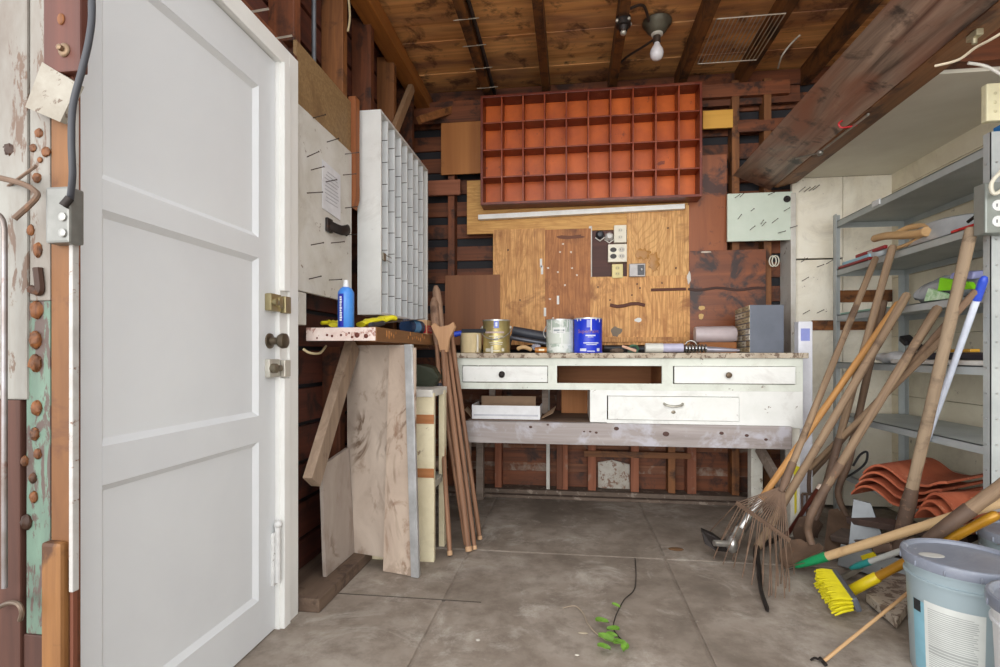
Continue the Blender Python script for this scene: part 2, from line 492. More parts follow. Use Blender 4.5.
for px_, py_ in ((637, 284), (640, 288), (662, 283), (610, 300), (598, 287), (520, 300), (508, 250), (632, 295), (676, 268), (668, 228)): blot('nail_hole', px_, py_, .006, .006, (70, 44, 28), 3.7335)
blot('dark_stain', 570, 237, .10, .014, (112, 62, 34), 3.7345, .4)
q = B(); pts = [P(688 + i * 7, 289 + math.sin(i * 1.1) * 1.2, Y=3.7315) for i in range(12)]; q.tube(pts, .009, 8, .3, (0, 0, 1)); q.build('glue_streak', plain((70, 40, 30), .6), wb)
wpart('outlet_shelf_ledge', (600, 337, 690, 342), 3.72, .02, PLY_A)
RBR = wood((112, 58, 28), (154, 86, 44), 2, 9, .45, (58, 34, 30), .58, .05)
wpart('stained_panel', (688, 155, 727, 345), 3.74, .014, RBR)['label'] = 'red brown stained panel right of the plywood'
wpart('stained_panel', (690, 250, 766, 345), 3.732, .012, wood((104, 54, 30), (146, 82, 44), 0, 9, .45, (42, 33, 34), .525, .05))['label'] = 'red brown panel with blackened patches'
wpart('yellow_block', (703, 110, 733, 128), 3.752, .02, wood((206, 146, 52), (228, 176, 78), 0, 12, .6))['label'] = 'bright yellow board offcut'
wpart('bare_board', (738, 120, 778, 131), 3.76, .02, RED_W(0))
# painted boards in the right corner
WB = paint((246, 241, 226), (234, 226, 206), (110, 90, 74), .74, .55, 5)
YW = 3.72
xa, xm, xc = P(792, 300, Y=YW).x, P(843, 300, Y=YW).x, XR
q = B(); q.box(xa, xm - .002, YW, YW + .03, 0.02, 1.625, .003); q.build('painted_board', WB, wb)
q = B(); q.box(xa, xm - .002, YW, YW + .03, 1.635, 2.163, .003); q.build('painted_board', WB, wb)
q = B(); q.box(xm + .002, xc, YW, YW + .03, 0.02, 2.163, .003); q.build('painted_board', WB, wb)
q = B(); q.box(xa - .02, xa + .012, YW - .035, 3.87, 0.02, 2.06, .004); q.build('painted_post', OLDW, wb)
for r in ((868, 207, 893, 224), (838, 290, 893, 302), (812, 320, 893, 330)):
    x0, x1, z0, z1 = WR(*r, YW - .012); q = B(); q.box(x0, min(x1, XR - .003), YW - .012, YW, z0, z1, .002); q.build('bare_board', BRN_W(0), wb)
MINT = paint((212, 222, 208), (200, 212, 196), None, rough=.5, scale=5)
x0, x1, z0, z1 = WR(727, 193, 792, 241, 3.70)
q = B(); q.box(x0, x1, 3.69, 3.71, z0, z1, .003); mint = q.build('mint_plank', MINT, wb); mint['label'] = 'pale mint painted plank studded with bent nails'
def nail(parent, p, d, r=.0022):
    q = B(); p = Vector(p); d = Vector(d); q.tube([p - d * .05, p + d], r, 6); e = d.normalized(); q.tube([p + d, p + d + e * .0015], r * 1.7, 6)
    return q.build('nail', NAIL, parent, True)
for px, py in ((735, 198), (740, 197), (768, 195), (751, 211), (784, 211), (738, 219), (761, 224), (772, 223), (762, 226), (750, 230), (778, 233), (790, 228)):
    nail(mint, P(px, py, Y=3.69), (random.uniform(-.01, .02), -.07, random.uniform(-.005, .012)))
pw = P(787, 199, Y=3.685); q = B(); q.lathe([(.022, 0), (.022, .004)], (pw.x, 3.686, pw.z), 20, Matrix.Rotation(math.pi / 2, 4, 'X')); q.lathe([(.008, 0), (.008, .012)], (pw.x, 3.684, pw.z), 12, Matrix.Rotation(math.pi / 2, 4, 'X')); q.build('washer', IRON, mint)
wbp = [o for o in wb.children if o.name.startswith('painted_board')]
for px, py in ((799, 192), (804, 192), (809, 191), (813, 190)):
    nail(wbp[1], P(px, py, Y=YW), (.012, -.06, .012))
for px, py in ((801, 262), (817, 267), (826, 264), (802, 281), (803, 314), (817, 313)):
    nail(wbp[0], P(px, py, Y=YW), (.01, -.07, random.uniform(-.01, .02)))
# white batten below the red rack
q = B(); a0, a1 = P(478, 217, Y=3.70), P(685, 206, Y=3.70)
zb = 1.965
q.slab((a0.x, 3.722, a0.z), (a1.x, 3.722, a1.z), .034, .044, (0, 0, 1), .003); q.build('white_batten', paint((240, 240, 236), None, None), wb)['label'] = 'white painted batten under the red rack'
# concrete kerb under the back wall
b = B(); b.box(-1.08, 1.44, 3.73, 3.9, 0, .05, .008); b.box(-1.08, 1.44, 3.68, 3.75, 0, .022, .006)
struct('baseboard_back', b, paint((112, 96, 84), (90, 76, 66), (150, 136, 124), .64, .8, 6))

# ---- left wall
b = B(); b.box(-1.26, -1.215, 1.93, 3.92, 0, 3.0); b.box(-1.26, -1.215, .7, 1.93, 2.16, 3.0)
wl = struct('wall_left', b, FELT)
q = B(); z = .02
while z < 2.95:
    if z < 2.1: q.box(-1.218, -1.19, 1.935, 3.86, z, z + .15, .003)
    else: q.box(-1.218, -1.19, .72, 3.86, z, z + .15, .003)
    z += .17
q.build('sheathing', wood((56, 28, 22), (98, 50, 34), 1, 16, .7, (40, 26, 24), .58), wl)
for yc, z0, m in ((1.985, 2.24, RED_W(2)), (2.435, 1.72, BRN_W(2)), (2.79, .06, RED_W(2)), (3.17, .06, BRN_W(2)), (3.55, .06, RED_W(2))):
    q = B(); q.box(-1.19, -1.08, yc - .026, yc + .026, z0, 2.84, .004); q.build('stud', m, wl)
for yc in (1.2, 1.6):
    q = B(); q.box(-1.19, -1.08, yc - .026, yc + .026, 2.16, 2.84, .004); q.build('stud', RED_W(2), wl)
for yc, z1 in ((1.985, 1.99), (2.45, 1.04)):
    q = B(); q.box(-1.19, -1.10, yc - .03, yc + .03, .06, z1, .004); q.build('stud', RED_W(2), wl)
q = B(); q.box(-1.085, -1.045, 2.478, 2.53, 1.77, 2.27, .004); q.prism([(-1.085, 2.478, 1.771), (-1.045, 2.478, 1.771), (-1.06, 2.478, 1.72)], (0, .05, 0)); q.build('split_post', wood((126, 70, 34), (166, 100, 52), 2, 16, .7), wl)['label'] = 'short brown post with a split pointed lower end'
q = B(); q.box(-1.12, -1.02, .72, 3.86, 2.80, 2.90, .006); q.build('top_plate', wood((120, 72, 30), (172, 110, 50), 1, 14, .5), wl)
q = B(); q.slab((-1.06, 3.05, 2.3), (-1.06, 3.45, 2.80), .06, .03, (0, 1, 0), .003); q.build('brace', wood((150, 118, 88), (176, 142, 108), 2, 16, .7), wl)
q = B(); q.slab((-1.04, 3.55, 2.62), (-.84, 3.80, 2.80), .05, .04, (0, 0, 1), .003); q.build('brace', BRN_W(0), wl)
q = B(); q.box(-1.19, -.965, 1.94, 3.75, 0, .055, .006); q.build('sill_plate', wood((84, 66, 54), (118, 98, 82), 1, 14, .8, (66, 50, 42), .6), wl)
# panels fixed to the left wall
q = B(); q.box(-1.082, -1.068, 1.955, 2.475, 1.992, 2.238, .001); q.build('plywood_panel', ply((150, 122, 84), (126, 98, 64), (112, 84, 54), 1), wl)['label'] = 'dull yellow plywood strip above the white panel'
q = B(); q.box(-1.082, -1.064, 1.955, 2.475, 1.255, 1.99, .002); wp = q.build('white_panel', OLDW, wl); wp['label'] = 'old white cupboard panel with a black handle and bent nails'
for px, py in ((327, 142), (307, 157), (311, 170), (325, 182), (307, 193), (343, 175), (345, 208), (311, 245), (331, 243), (344, 235), (329, 280), (309, 279), (313, 118), (345, 154)):
    p = P(px, py, X=-1.064); nail(wp, p, (.06, random.uniform(-.02, .02), random.uniform(.0, .012)))
ha = P(325, 224, X=-1.064); hb = P(345, 232, X=-1.064)
q = B(); q.box(-1.064, -1.05, ha.y, ha.y + .05, ha.z - .03, ha.z + .03, .004); q.tube(bez([(-1.055, ha.y + .02, ha.z), (-1.025, ha.y + .08, ha.z - .01), (-1.025, hb.y - .05, hb.z), (-1.06, hb.y, hb.z)]), .022, 8, .4, (0, 0, 1)); q.build('handle', IRON, wp, True)
q = B(); q.box(-1.10, -1.06, 1.96, 2.02, 1.12, 1.25, .004); q.build('block', OLDW, wl)
# diagonal brace under the shelf
q = B(); q.slab((-1.01, 2.36, 1.05), (-1.01, 1.965, .50), .085, .04, (0, 1, 0), .003); q.build('brace', wood((124, 104, 86), (160, 138, 118), 2, 16, .75, (98, 74, 58), .6), wl)

# ---- right wall
b = B()
z = 0
while z < 2.95:
    b.box(XR, XR + .06, .6, 3.9, z + .0015, z + .185, .002); z += .1865
wr_ = struct('wall_right', b, paint((238, 230, 208), (220, 210, 186), (130, 110, 88), .71, .6, 4))
# ---- door
YD0, YD1, XD = .985, 1.803, -1.067
PAN = [(.152, .70), (.79, 1.335), (1.405, 1.928)]
b = B()
ys0, ys1 = 1.085, 1.70
b.box(XD - .035, XD, YD0, ys0, .006, 2.065, .001); b.box(XD - .035, XD, ys1, YD1, .006, 2.065, .001)
zs = [.006, .152, .70, .79, 1.335, 1.405, 1.928, 2.065]
for i in (0, 2, 4, 6): b.box(XD - .035, XD, ys0, ys1, zs[i], zs[i + 1])
door = struct('door_1', b, DOORW, 'white painted three-panel door in the left wall', 'door')
for z0, z1 in PAN:
    q = B(); q.box(XD - .028, XD - .014, ys0, ys1, z0, z1)
    pn = q.build('panel', DOORW, door)
    q = B()
    def mould(a, c):
        q.prism(a, c)
    e = .016
    q.prism([(XD - .001, ys0, z0), (XD - .014, ys0 + e, z0), (XD - .014, ys0, z0)], (0, 0, z1 - z0))
    q.prism([(XD - .001, ys1, z0), (XD - .014, ys1 - e, z0), (XD - .014, ys1, z0)], (0, 0, z1 - z0))
    q.prism([(XD - .001, ys0, z0), (XD - .014, ys0, z0 + e), (XD - .014, ys0, z0)], (0, ys1 - ys0, 0))
    q.prism([(XD - .001, ys0, z1), (XD - .014, ys0, z1 - e), (XD - .014, ys0, z1)], (0, ys1 - ys0, 0))
    q.build('moulding', DOORW, pn)
def dz(py): return 1 + (355 - py) * 1.925 / F
# knob
kc = P(271, 341, X=XD); RX = Matrix.Rotation(math.pi / 2, 4, 'Y')
q = B(); q.lathe([(.028, 0), (.027, .005), (.014, .008), (.012, .03), (.022, .038), (.028, .05), (.026, .062), (.014, .068), (0, .069)], (XD, kc.y - .01, kc.z), 24, RX); q.build('knob', metal((120, 108, 92), None, .35, .85), door, True)
z0, z1 = dz(312), dz(295)
q = B(); q.box(XD, XD + .026, 1.735, 1.802, z0, z1, .005); q.lathe([(.012, 0), (.012, .02), (.003, .022)], (XD + .02, 1.75, (z0 + z1) / 2), 14, RX); q.box(XD + .026, XD + .034, 1.775, 1.80, z0 + .012, z1 - .012, .002); q.build('rim_latch', BRASS, door, True)
z0, z1 = dz(377), dz(359)
q = B(); q.box(XD, XD + .02, 1.735, 1.802, z0, z1, .005); q.build('deadbolt', metal((212, 208, 196), None, .35, .5), door, True)
q = B(); q.lathe([(.017, 0), (.017, .018), (.012, .022)], (XD + .018, 1.752, (z0 + z1) / 2), 16, RX); q.lathe([(.011, 0), (.011, .016), (.004, .018)], (XD + .018, 1.786, (z0 + z1) / 2), 16, RX); q.build('deadbolt_turn', metal((150, 140, 120), None, .4, .8), door, True)
q = B(); q.box(XD, XD + .012, 1.772, 1.80, .17, .36, .004); q.tube([(XD + .02, 1.786, .18), (XD + .02, 1.786, .385)], .010, 10); q.ball((XD + .022, 1.786, .39), .014); q.build('floor_bolt', paint((232, 232, 230), None, (120, 110, 100), .7, .4, 12), door, True)
# casing
b = B()
b.box(-1.10, -1.045, 1.862, 1.928, 0, 2.135, .003)
b.box(-1.10, -1.045, .985, 1.862, 2.07, 2.135, .003)
b.box(-1.10, -1.052, 1.806, 1.862, 0, 2.07, .002)
b.box(-1.055, -1.036, 1.812, 1.856, 0, .915, .003); b.box(-1.055, -1.036, 1.812, 1.856, 1.235, 2.07, .003)
tr = struct('trim_1', b, TRIMW, 'white casing around the door', 'door casing')
q = B(); q.box(-1.051, -1.028, 1.806, 1.846, dz(313), dz(296), .004); q.build('strike_plate', BRASS, tr)
q = B(); q.box(-1.051, -1.030, 1.806, 1.846, dz(377), dz(360), .004); q.build('strike_plate', metal((205, 200, 188), None, .4, .5), tr)
q = B(); q.box(-1.10, -1.06, .985, 1.95, 2.137, 2.165, .003); q.build('head_strip', RED_W(1), tr)
for yy in (1.35, 1.5, 1.65, 1.8):
    q = B(); q.tube([(-1.06, yy, 2.15), (-1.0, yy, 2.155)], .004, 6); q.build('nail', metal((190, 180, 165), None), tr)

# ---- front wall: the edge of the garage opening, close to the camera
YF = .95
def fx(px, Y=YF): return P(px, 300, Y=Y).x
def fz(py, px=40, Y=YF): return P(px, py, Y=Y).z
b = B(); b.box(-1.6, fx(58), YF + .031, YF + .05, 0, 2.9)
wf = struct('wall_front', b, RED_W(2))
DRILL = paint((150, 148, 141), (122, 113, 104), (104, 80, 64), .625, .6, 10, stretch=(1, 1, .3))
q = B(); q.box(fx(-30), fx(27), YF, YF + .03, fz(400), 2.4, .004); o1 = q.build('white_board', DRILL, wf)
q = B(); q.box(fx(-30), fx(20), YF - .0, YF + .03, 0, fz(400.3), .003); q.build('red_board', wood((66, 38, 29), (98, 60, 46), 2, 14, .7), wf)
q = B(); q.box(fx(27.5), fx(48), YF + .004, YF + .03, fz(300.5), 2.4, .003); o2 = q.build('drilled_board', DRILL, wf)
GRN = paint((88, 106, 94), (112, 140, 122), (88, 66, 62), .58, .6, 11, stretch=(1, 1, .3))
q = B(); q.box(fx(24), fx(48), YF + .004, YF + .03, fz(636), fz(300.8), .003); o3 = q.build('drilled_board', GRN, wf); o3['label'] = 'lower drilled board with flaking green paint'
q = B(); q.box(fx(20), fx(48), YF + .006, YF + .03, 0, fz(637), .004); q.build('red_board', wood((64, 38, 30), (94, 58, 46), 2, 14, .7), wf)
ORW = wood((98, 60, 28), (138, 92, 48), 2, 12, .6, (86, 48, 26), .6)
q = B(); q.box(fx(49), fx(68), YF + .004, YF + .014, fz(560), 2.4, .003); q.build('stud', ORW, wf)
q = B(); q.box(fx(46), fx(66), YF - .012, YF + .014, 0, fz(540), .008); q.build('split_stud', wood((108, 68, 34), (152, 106, 58), 2, 12, .6, (70, 40, 22), .56), wf)
q = B(); q.box(fx(68), fx(71.5), YF + .003, YF + .014, 0, 2.4, .002); q.build('edge_board', wood((92, 50, 34), (124, 72, 48), 2, 14, .6), wf)
q = B(); q.box(fx(69.5), fx(73.5), YF - .002, YF + .013, fz(590), fz(100), .002); q.build('white_edge', paint((190, 188, 184), None, (120, 84, 64), .66, .5, 10), wf)
PLUG = wood((92, 50, 20), (150, 92, 42), 2, 80, .6, (42, 22, 12), .5)
def plug(par, px, py, r=.010, sc=(1, .5, 1)):
    p = P(px, py, Y=YF + .003); q = B(); q.ball(p, r, sc, 8)
    for v in q.bm.verts: v.co += Vector((random.uniform(-1, 1), random.uniform(-1, 1), random.uniform(-1, 1))) * r * .12
    q.build('wood_plug', PLUG, par, True)
for px, py, r in ((10, 150, .014), (39, 133, .009), (33, 148, .008), (46, 152, .010), (37, 178, .010), (40, 160, .006), (30, 231, .008)): plug(o2 if px > 28 else o1, px, py, r)
for px, py, r in ((31, 230, .008), (38, 250, .011)): plug(o2, px, py, r, (.9, .6, 1.4))
for px, py, r in ((37, 310, .015), (36, 340, .015), (36, 363, .015), (37, 408, .013), (35, 434, .011), (25, 461, .009), (38, 454, .009), (33, 478, .009), (34, 497, .010), (27, 522, .013)): plug(o3, px, py, r, (.9, .7, 1.2))
q = B(); pts = [P(38, 268, Y=YF), P(40, 290, Y=YF), P(34, 290, Y=YF), P(31, 289, Y=YF)]; q.tube(bez(pts), .009, 8); q.build('wood_plug', PLUG, o2, True)
# corbel block at the top: brown face, pale chipped lower end
q = B(); a = fx(43, .935); c = fx(80, .935)
q.box(a, c, .935, YF + .004, fz(72, 60, .935), 2.4, .004); blk = q.build('corbel', wood((74, 36, 26), (104, 54, 38), 2, 12, .5, (130, 104, 90), .68), wf); blk['label'] = 'red brown block above the drilled boards'
p = [P(42, 62, Y=.933), P(78, 84, Y=.933), P(60, 122, Y=.925), P(25, 107, Y=.925)]
q = B(); q.prism(p, (.002, .012, 0)); q.build('corbel_end', paint((164, 158, 146), (140, 132, 118), (100, 80, 66), .66, .6, 14), blk)
p = P(61, 19, Y=.934); q = B(); q.ball(p, .009, (.9, .4, 1.3), 8); q.build('wood_plug', PLUG, blk, True)
p = P(64, 50, Y=.934); q = B(); q.ball(p, .013, (1, .4, 1.1), 8); q.lathe([(.006, 0), (.006, .012), (.003, .014)], p, 8, Matrix.Rotation(math.pi / 2, 4, 'X')); q.build('bolt', metal((140, 116, 92), None), blk, True)
# metal pipe, hooks
q = B(); q.tube(bez([P(-6, 214, Y=.92), P(0, 216, Y=.92), P(4, 226, Y=.92), P(4.5, 250, Y=.92), P(4.5, 400, Y=.92), P(4.5, 588, Y=.92)], 6), .0052, 10)
tag(q.build('metal_pipe', metal((160, 160, 164), (120, 108, 100), .35, .7, 6, (110, 70, 54), .6), None, True), 'thin grey pipe running down the left edge beside the drilled boards', 'pipe')
q = B(); q.tube(bez([P(-4, 177, Y=.92), P(20, 183, Y=.92), P(34, 190, Y=.92), P(36, 198, Y=.92), P(14, 219, Y=.90)], 6), .0055, 8)
tag(q.build('iron_bracket', RUST, None, True), 'bent rusty iron bar hooked over the drilled boards', 'bracket')
q = B(); q.tube([P(7, 187, Y=YF + .005), P(36, 166, Y=.9)], .003, 6)
tag(q.build('long_nail', RUST, None, True), 'long rusty nail sticking out above the bent iron bar', 'nail')
q = B(); q.tube(bez([P(-6, 610, Y=.93), P(8, 603, Y=.92), P(18, 604, Y=.91), P(22, 612, Y=.91), P(20, 620, Y=.92)], 6), .0045, 8)
tag(q.build('iron_hook', metal((120, 104, 90), None), None, True), 'small grey iron hook low on the green drilled board', 'hook')
# electrical box with cable
jb = thing('junction_box', 'galvanized electrical box with black cable beside the door', 'electrical box', P(57, 246, Y=YF))
q = B(); x0, x1 = fx(45, YF - .022), fx(69, YF - .022); q.box(x0, x1, YF - .022, YF + .012, fz(246), fz(191), .005); q.build('box_body', metal((140, 140, 136), (116, 116, 112), .4, .5, 12), jb)
for py in (217, 233):
    p = P(63, py, Y=YF - .0225); q = B(); q.lathe([(.0085, 0), (.0085, .003), (.007, .004)], p, 16, Matrix.Rotation(math.pi / 2, 4, 'X')); q.build('knockout', metal((186, 186, 182), None), jb, True)
q = B(); q.tube([P(63, 206, Y=YF - .028), P(70, 198, Y=YF - .022)], .008, 10); q.build('clamp', IRON, jb, True)
q = B(); q.tube(bez([P(90, -40, Y=.91), P(92, 10, Y=.91), P(89, 40, Y=.91), P(82, 70, Y=.91), P(73, 105, Y=.91), P(71.5, 140, Y=.91), P(72.5, 175, Y=.92), P(70, 200, Y=.935)], 8), .0062, 10); q.build('cable', plain((62, 64, 70), .5), jb, True)

# ================================================================== LEFT SIDE THINGS
def pigeonhole(name, label, origin, ux, un, L, H, D, cols, rows, mats, th=.012, sh=.012, slots=None):
    """open rack: L along ux, D along un (front), H up; origin = back lower left"""
    o = Vector(origin); ux, un = Vector(ux), Vector(un); uz = Vector((0, 0, 1))
    t = thing(name, label, 'rack', o)
    def bx(a0, a1, d0, d1, z0, z1, nm, m, bev=.0015):
        q = B(); pts = []
        for z in (z0, z1):
            for a, d in ((a0, d0), (a1, d0), (a1, d1), (a0, d1)): pts.append(o + ux * a + un * d + uz * z)
        q.hexa(pts, bev); return q.build(nm, m, t)
    mf, mi, mb = mats
    bx(th, L - th, 0, .008, th, H - th, 'back_panel', mb)
    bx(0, th, 0, D, 0, H, 'side_panel', mf); bx(L - th, L, 0, D, 0, H, 'side_panel', mf)
    bx(th, L - th, 0, D, H - th, H, 'top_panel', mf); bx(th, L - th, 0, D, 0, th, 'bottom_panel', mf)
    for i in range(1, cols):
        a = L * i / cols; dv_ = bx(a - sh / 2, a + sh / 2, .008, D - .002, th, H - th, 'divider', mi)
        if slots:
            for j in range(1, rows):
                z = H * j / rows; q = B()
                q.tube([o + ux * (a - sh * .5) + un * .012 + uz * z, o + ux * (a - sh * .5) + un * (D - .003) + uz * z], .0022, 5)
                q.build('slot_wire', slots, dv_)
    for j in range(1, rows):
        if slots: break
        z = H * j / rows
        st = sh * .9; bx(th, L - th, .008, D - .003, z - st / 2, z + st / 2, 'shelf', mi)
    return t
RK = paint((116, 42, 20), (92, 32, 16), (206, 134, 96), .72, .38, 8)
RKI = paint((150, 60, 20), (118, 44, 16), (206, 134, 96), .73, .4, 6)
RKB = paint((214, 102, 22), (180, 76, 16), (120, 44, 18), .7, .45, 4)
rx0, rx1 = -.618, .849
rr = pigeonhole('pigeonhole_rack', 'red brown wooden pigeonhole rack on the back wall under the rafters', (rx0, 3.735, 2.035), (1, 0, 0), (0, -1, 0), rx1 - rx0, .75, .135, 10, 4, (RK, RKI, RKB), .016, .010)
WK = paint((226, 227, 224), (214, 215, 212), (120, 104, 90), .75, .45, 5)
WKI = paint((222, 225, 226), (206, 210, 212), None, rough=.45, scale=5)
wr2 = pigeonhole('pigeonhole_rack', 'white wooden pigeonhole rack on the left wall above the shelf', (-1.079, 2.58, 1.205), (0, 1, 0), (1, 0, 0), .89, 1.04, .125, 8, 9, (WK, WKI, WKI), .014, .012, metal((96, 94, 88), None, .5, .3))
q = B(); p = P(384, 257, X=-.95); q.box(-.955, -.945, p.y - .02, p.y + .02, p.z - .02, p.z + .02, .002); q.tube([(-.945, p.y + .02, p.z + .012), (-.945, p.y + .1, p.z + .012)], .002, 6); q.tube([(-.945, p.y + .02, p.z - .012), (-.945, p.y + .1, p.z - .012)], .002, 6); q.build('label_holder', metal((150, 146, 134), None), wr2)

# paper notice
q = B(); a, c = P(323, 159, X=-1.058), P(341, 192, X=-1.058)
q.sheet([[(-1.062, a.y + (c.y - a.y) * i / 4, a.z - .21 * j / 4 - .01 * i / 4) for i in range(5)] for j in range(5)], (.0015, 0, 0))
nt = tag(q.build('paper_notice', plain((226, 226, 230), .8)), 'white printed paper sheet tacked on the old white panel', 'paper')
q = B()
for j in range(9):
    z = a.z - .04 - j * .016; w = (.09 if j == 0 else random.uniform(.1, .15)); m = (a.y + c.y) / 2
    q.box(-1.0605, -1.0595, m - w / 2, m + w / 2, z - .002, z + .002)
q.build('print', plain((184, 184, 190), .8), nt)

# shelf ledge on the left wall
SY0, SY1, SX = 2.05, 3.05, -.777
ZS = 1.11
sh = thing('wall_shelf', 'timber shelf ledge with white and brown edge on the left wall', 'shelf', (-.93, 2.5, 1.055))
q = B(); q.box(-1.078, SX - .03, SY0 + .022, SY1, ZS - .03, ZS, .002); q.build('board', wood((116, 88, 64), (150, 118, 88), 1, 14, .75), sh)
PINKW = paint((226, 212, 204), (206, 178, 168), (150, 92, 76), .64, .6, 9)
q = B(); q.box(-1.078, SX - .004, SY0, SY0 + .022, ZS - .052, ZS + .002, .002); fr = q.build('front_edge', PINKW, sh)
fr['label'] = 'white pink painted front edge with drilled holes'
for px, py, r in ((317, 338, .004), (327, 335, .005), (332, 336, .005), (341, 335, .005), (357, 335, .011), (366, 336, .009), (352, 337, .005), (349, 333, .004)):
    p = P(px, py, Y=SY0 - .001); q = B(); q.ball(p, r, (1, .35, 1), 8); q.build('hole', plain((104, 48, 36), .7), fr, True)
EDGE = wood((122, 82, 46), (158, 110, 64), 1, 14, .65)
q = B(); q.box(SX - .03, SX, SY0 + .001, SY1, ZS - .055, ZS + .004, .003); ed = q.build('side_edge', EDGE, sh)
ed['label'] = 'brown side edge with gouged marks'
for i in range(16):
    yy = SY0 + (.12 + .03 * (i % 5) if i < 7 else .42 + .035 * (i % 9)); q = B(); q.ball((SX, yy, ZS - .02 + random.uniform(-.014, .014)), random.uniform(.006, .010), (.3, .7, 1.1), 6); q.build('gouge', wood((170, 108, 54), (196, 136, 76), 2, 30), ed, True)
for yy in (2.46, 2.95):
    q = B(); q.box(-1.078, SX - .035, yy - .02, yy + .02, ZS - .07, ZS - .031, .002); q.build('bearer', BRN_W(0), sh)
# spray can
c = P(346, 327, Y=2.10); c.z = ZS
cx, cy = c.x, c.y
spray = thing('spray_can', 'tall blue aerosol can with white cap on the left shelf ledge', 'spray can', (cx, cy, ZS))
q = B(); R = .033
q.lathe([(R * .95, .002), (R, .004), (R, .145), (R * .96, .152), (R * .7, .166), (R * .45, .172)], (cx, cy, ZS), 28); q.build('can_body', paint((58, 132, 222), (84, 156, 232), None, rough=.3, scale=9), spray, True)
q = B(); q.lathe([(.012, .170), (.012, .188), (.010, .19), (.010, .200), (.004, .202)], (cx, cy, ZS), 16); q.build('cap', plain((236, 238, 240), .4), spray, True)
def cyl_patch(q, cx, cy, R, a0, a1, z0, z1, n=10):
    q.sheet([[(cx + R * math.sin(a0 + (a1 - a0) * i / n), cy - R * math.cos(a0 + (a1 - a0) * i / n), z) for i in range(n + 1)] for z in (z0, z1)])
q = B(); cyl_patch(q, cx, cy, R + .0005, -.72, .12, ZS + .006, ZS + .142); lb = q.build('label_band', plain((34, 42, 168), .3), spray)
q = B()
z = ZS + .03
for i in range(11):
    h = random.choice((.005, .007, .008)); cyl_patch(q, cx, cy, R + .001, -.42, -.12 + random.uniform(-.06, .05), z, z + h, 4); z += h + .0022
q.build('print', plain((232, 236, 246), .4), lb)
# yellow gloves
GLV = plain((226, 214, 34), .5)
def glove(base, direction, s=1.0):
    g = B(); d = Vector(direction).normalized(); side = Vector((-d.y, d.x, 0)); b0 = Vector(base)
    g.tube(bez([b0, b0 + d * .06 * s + Vector((0, 0, .012)), b0 + d * .12 * s + Vector((0, 0, .01))], 5), [.030 * s] * 5 + [.034 * s] * 5 + [.036 * s], 12, .4, (0, 0, 1) if False else side)
    for k, (o, l) in enumerate(((-.028, .065), (-.010, .08), (.010, .078), (.027, .06))):
        p0 = b0 + d * .115 * s + side * o * s + Vector((0, 0, .012)); q1 = p0 + d * l * .6 * s + side * o * .3 * s + Vector((0, 0, .010)); q2 = p0 + d * l * s + side * o * .4 * s + Vector((0, 0, .0))
        g.tube(bez([p0, q1, q2], 5), [.011 * s] * 9 + [.008 * s, .004 * s], 8)
    p0 = b0 + d * .06 * s + side * .03 * s + Vector((0, 0, .012)); g.tube(bez([p0, p0 + side * .03 * s + d * .02 * s, p0 + side * .045 * s + d * .05 * s], 5), [.012 * s] * 9 + [.008 * s, .004 * s], 8)
    return g
p0 = P(376, 326, Y=2.3); p0.z = ZS + .022
g1 = glove((-.905, 2.20, ZS + .022), (.5, 1, .12), 1.0)
tag(g1.build('rubber_glove', GLV, None, True), 'yellow rubber glove lying in front of the white rack', 'glove')
g2 = glove((-.99, 2.12, ZS + .016), (-.4, 1, 0), .75)
tag(g2.build('rubber_glove', GLV, None, True), 'yellow rubber glove tip showing left of the blue aerosol can', 'glove')
# pruning saw / grey blade across the gloves
sw = thing('hand_saw', 'grey blade with dark handle lying beside the yellow glove', 'saw', (-.86, 2.4, ZS))
q = B(); q.slab((-.825, 2.24, ZS + .030), (-.80, 2.80, ZS + .085), .035, .002, (1, 0, .2)); q.build('blade', metal((150, 154, 158), None, .4, .7), sw)
q = B(); q.tube(bez([(-.83, 2.12, ZS + .014), (-.827, 2.18, ZS + .018), (-.824, 2.26, ZS + .032)], 5), [.010, .013, .013, .013, .012, .012, .012, .012, .012, .012, .010], 10); q.build('handle', plain((44, 48, 58), .5), sw, True)
# blue roll lying on shelf, box
q = B(); q.lathe([(.010, 0), (.036, 0), (.038, .004), (.038, .15), (.036, .154), (.010, .154)], (-.845, 2.64, ZS + .038), 24, frame((.2, 1, 0)))
rl = q.build('tape_roll', plain((24, 52, 88), .45), None, True); tag(rl, 'dark blue cylinder lying on its side on the left shelf ledge', 'roll')
q = B(); q.lathe([(.0375, .045), (.0386, .046), (.0386, .105), (.0375, .106)], (-.845, 2.64, ZS + .038), 24, frame((.2, 1, 0))); q.build('label_band', plain((70, 132, 178), .4), rl)
cb = thing('cardboard_box', 'small tan box with red and white lettering on the left shelf ledge', 'box', (-.80, 2.92, ZS))
q = B(); q.box(-.90, -.792, 2.86, 2.98, ZS, ZS + .085, .002); q.build('carton', paint((206, 170, 130), (190, 150, 112), None, rough=.7), cb)
q = B(); q.box(-.895, -.797, 2.857, 2.8595, ZS + .012, ZS + .055); q.box(-.7915, -.790, 2.865, 2.975, ZS + .012, ZS + .055); q.build('label_band', plain((196, 40, 44), .5), cb)
q = B(); q.text('DSLA', .036, lambda x, y: (-.846 + x, 2.8555, ZS + .034 + y)); q.text('DSLA', .036, lambda x, y: (-.7885, 2.92 + x, ZS + .034 + y)); q.build('lettering', plain((240, 236, 230), .5), cb)

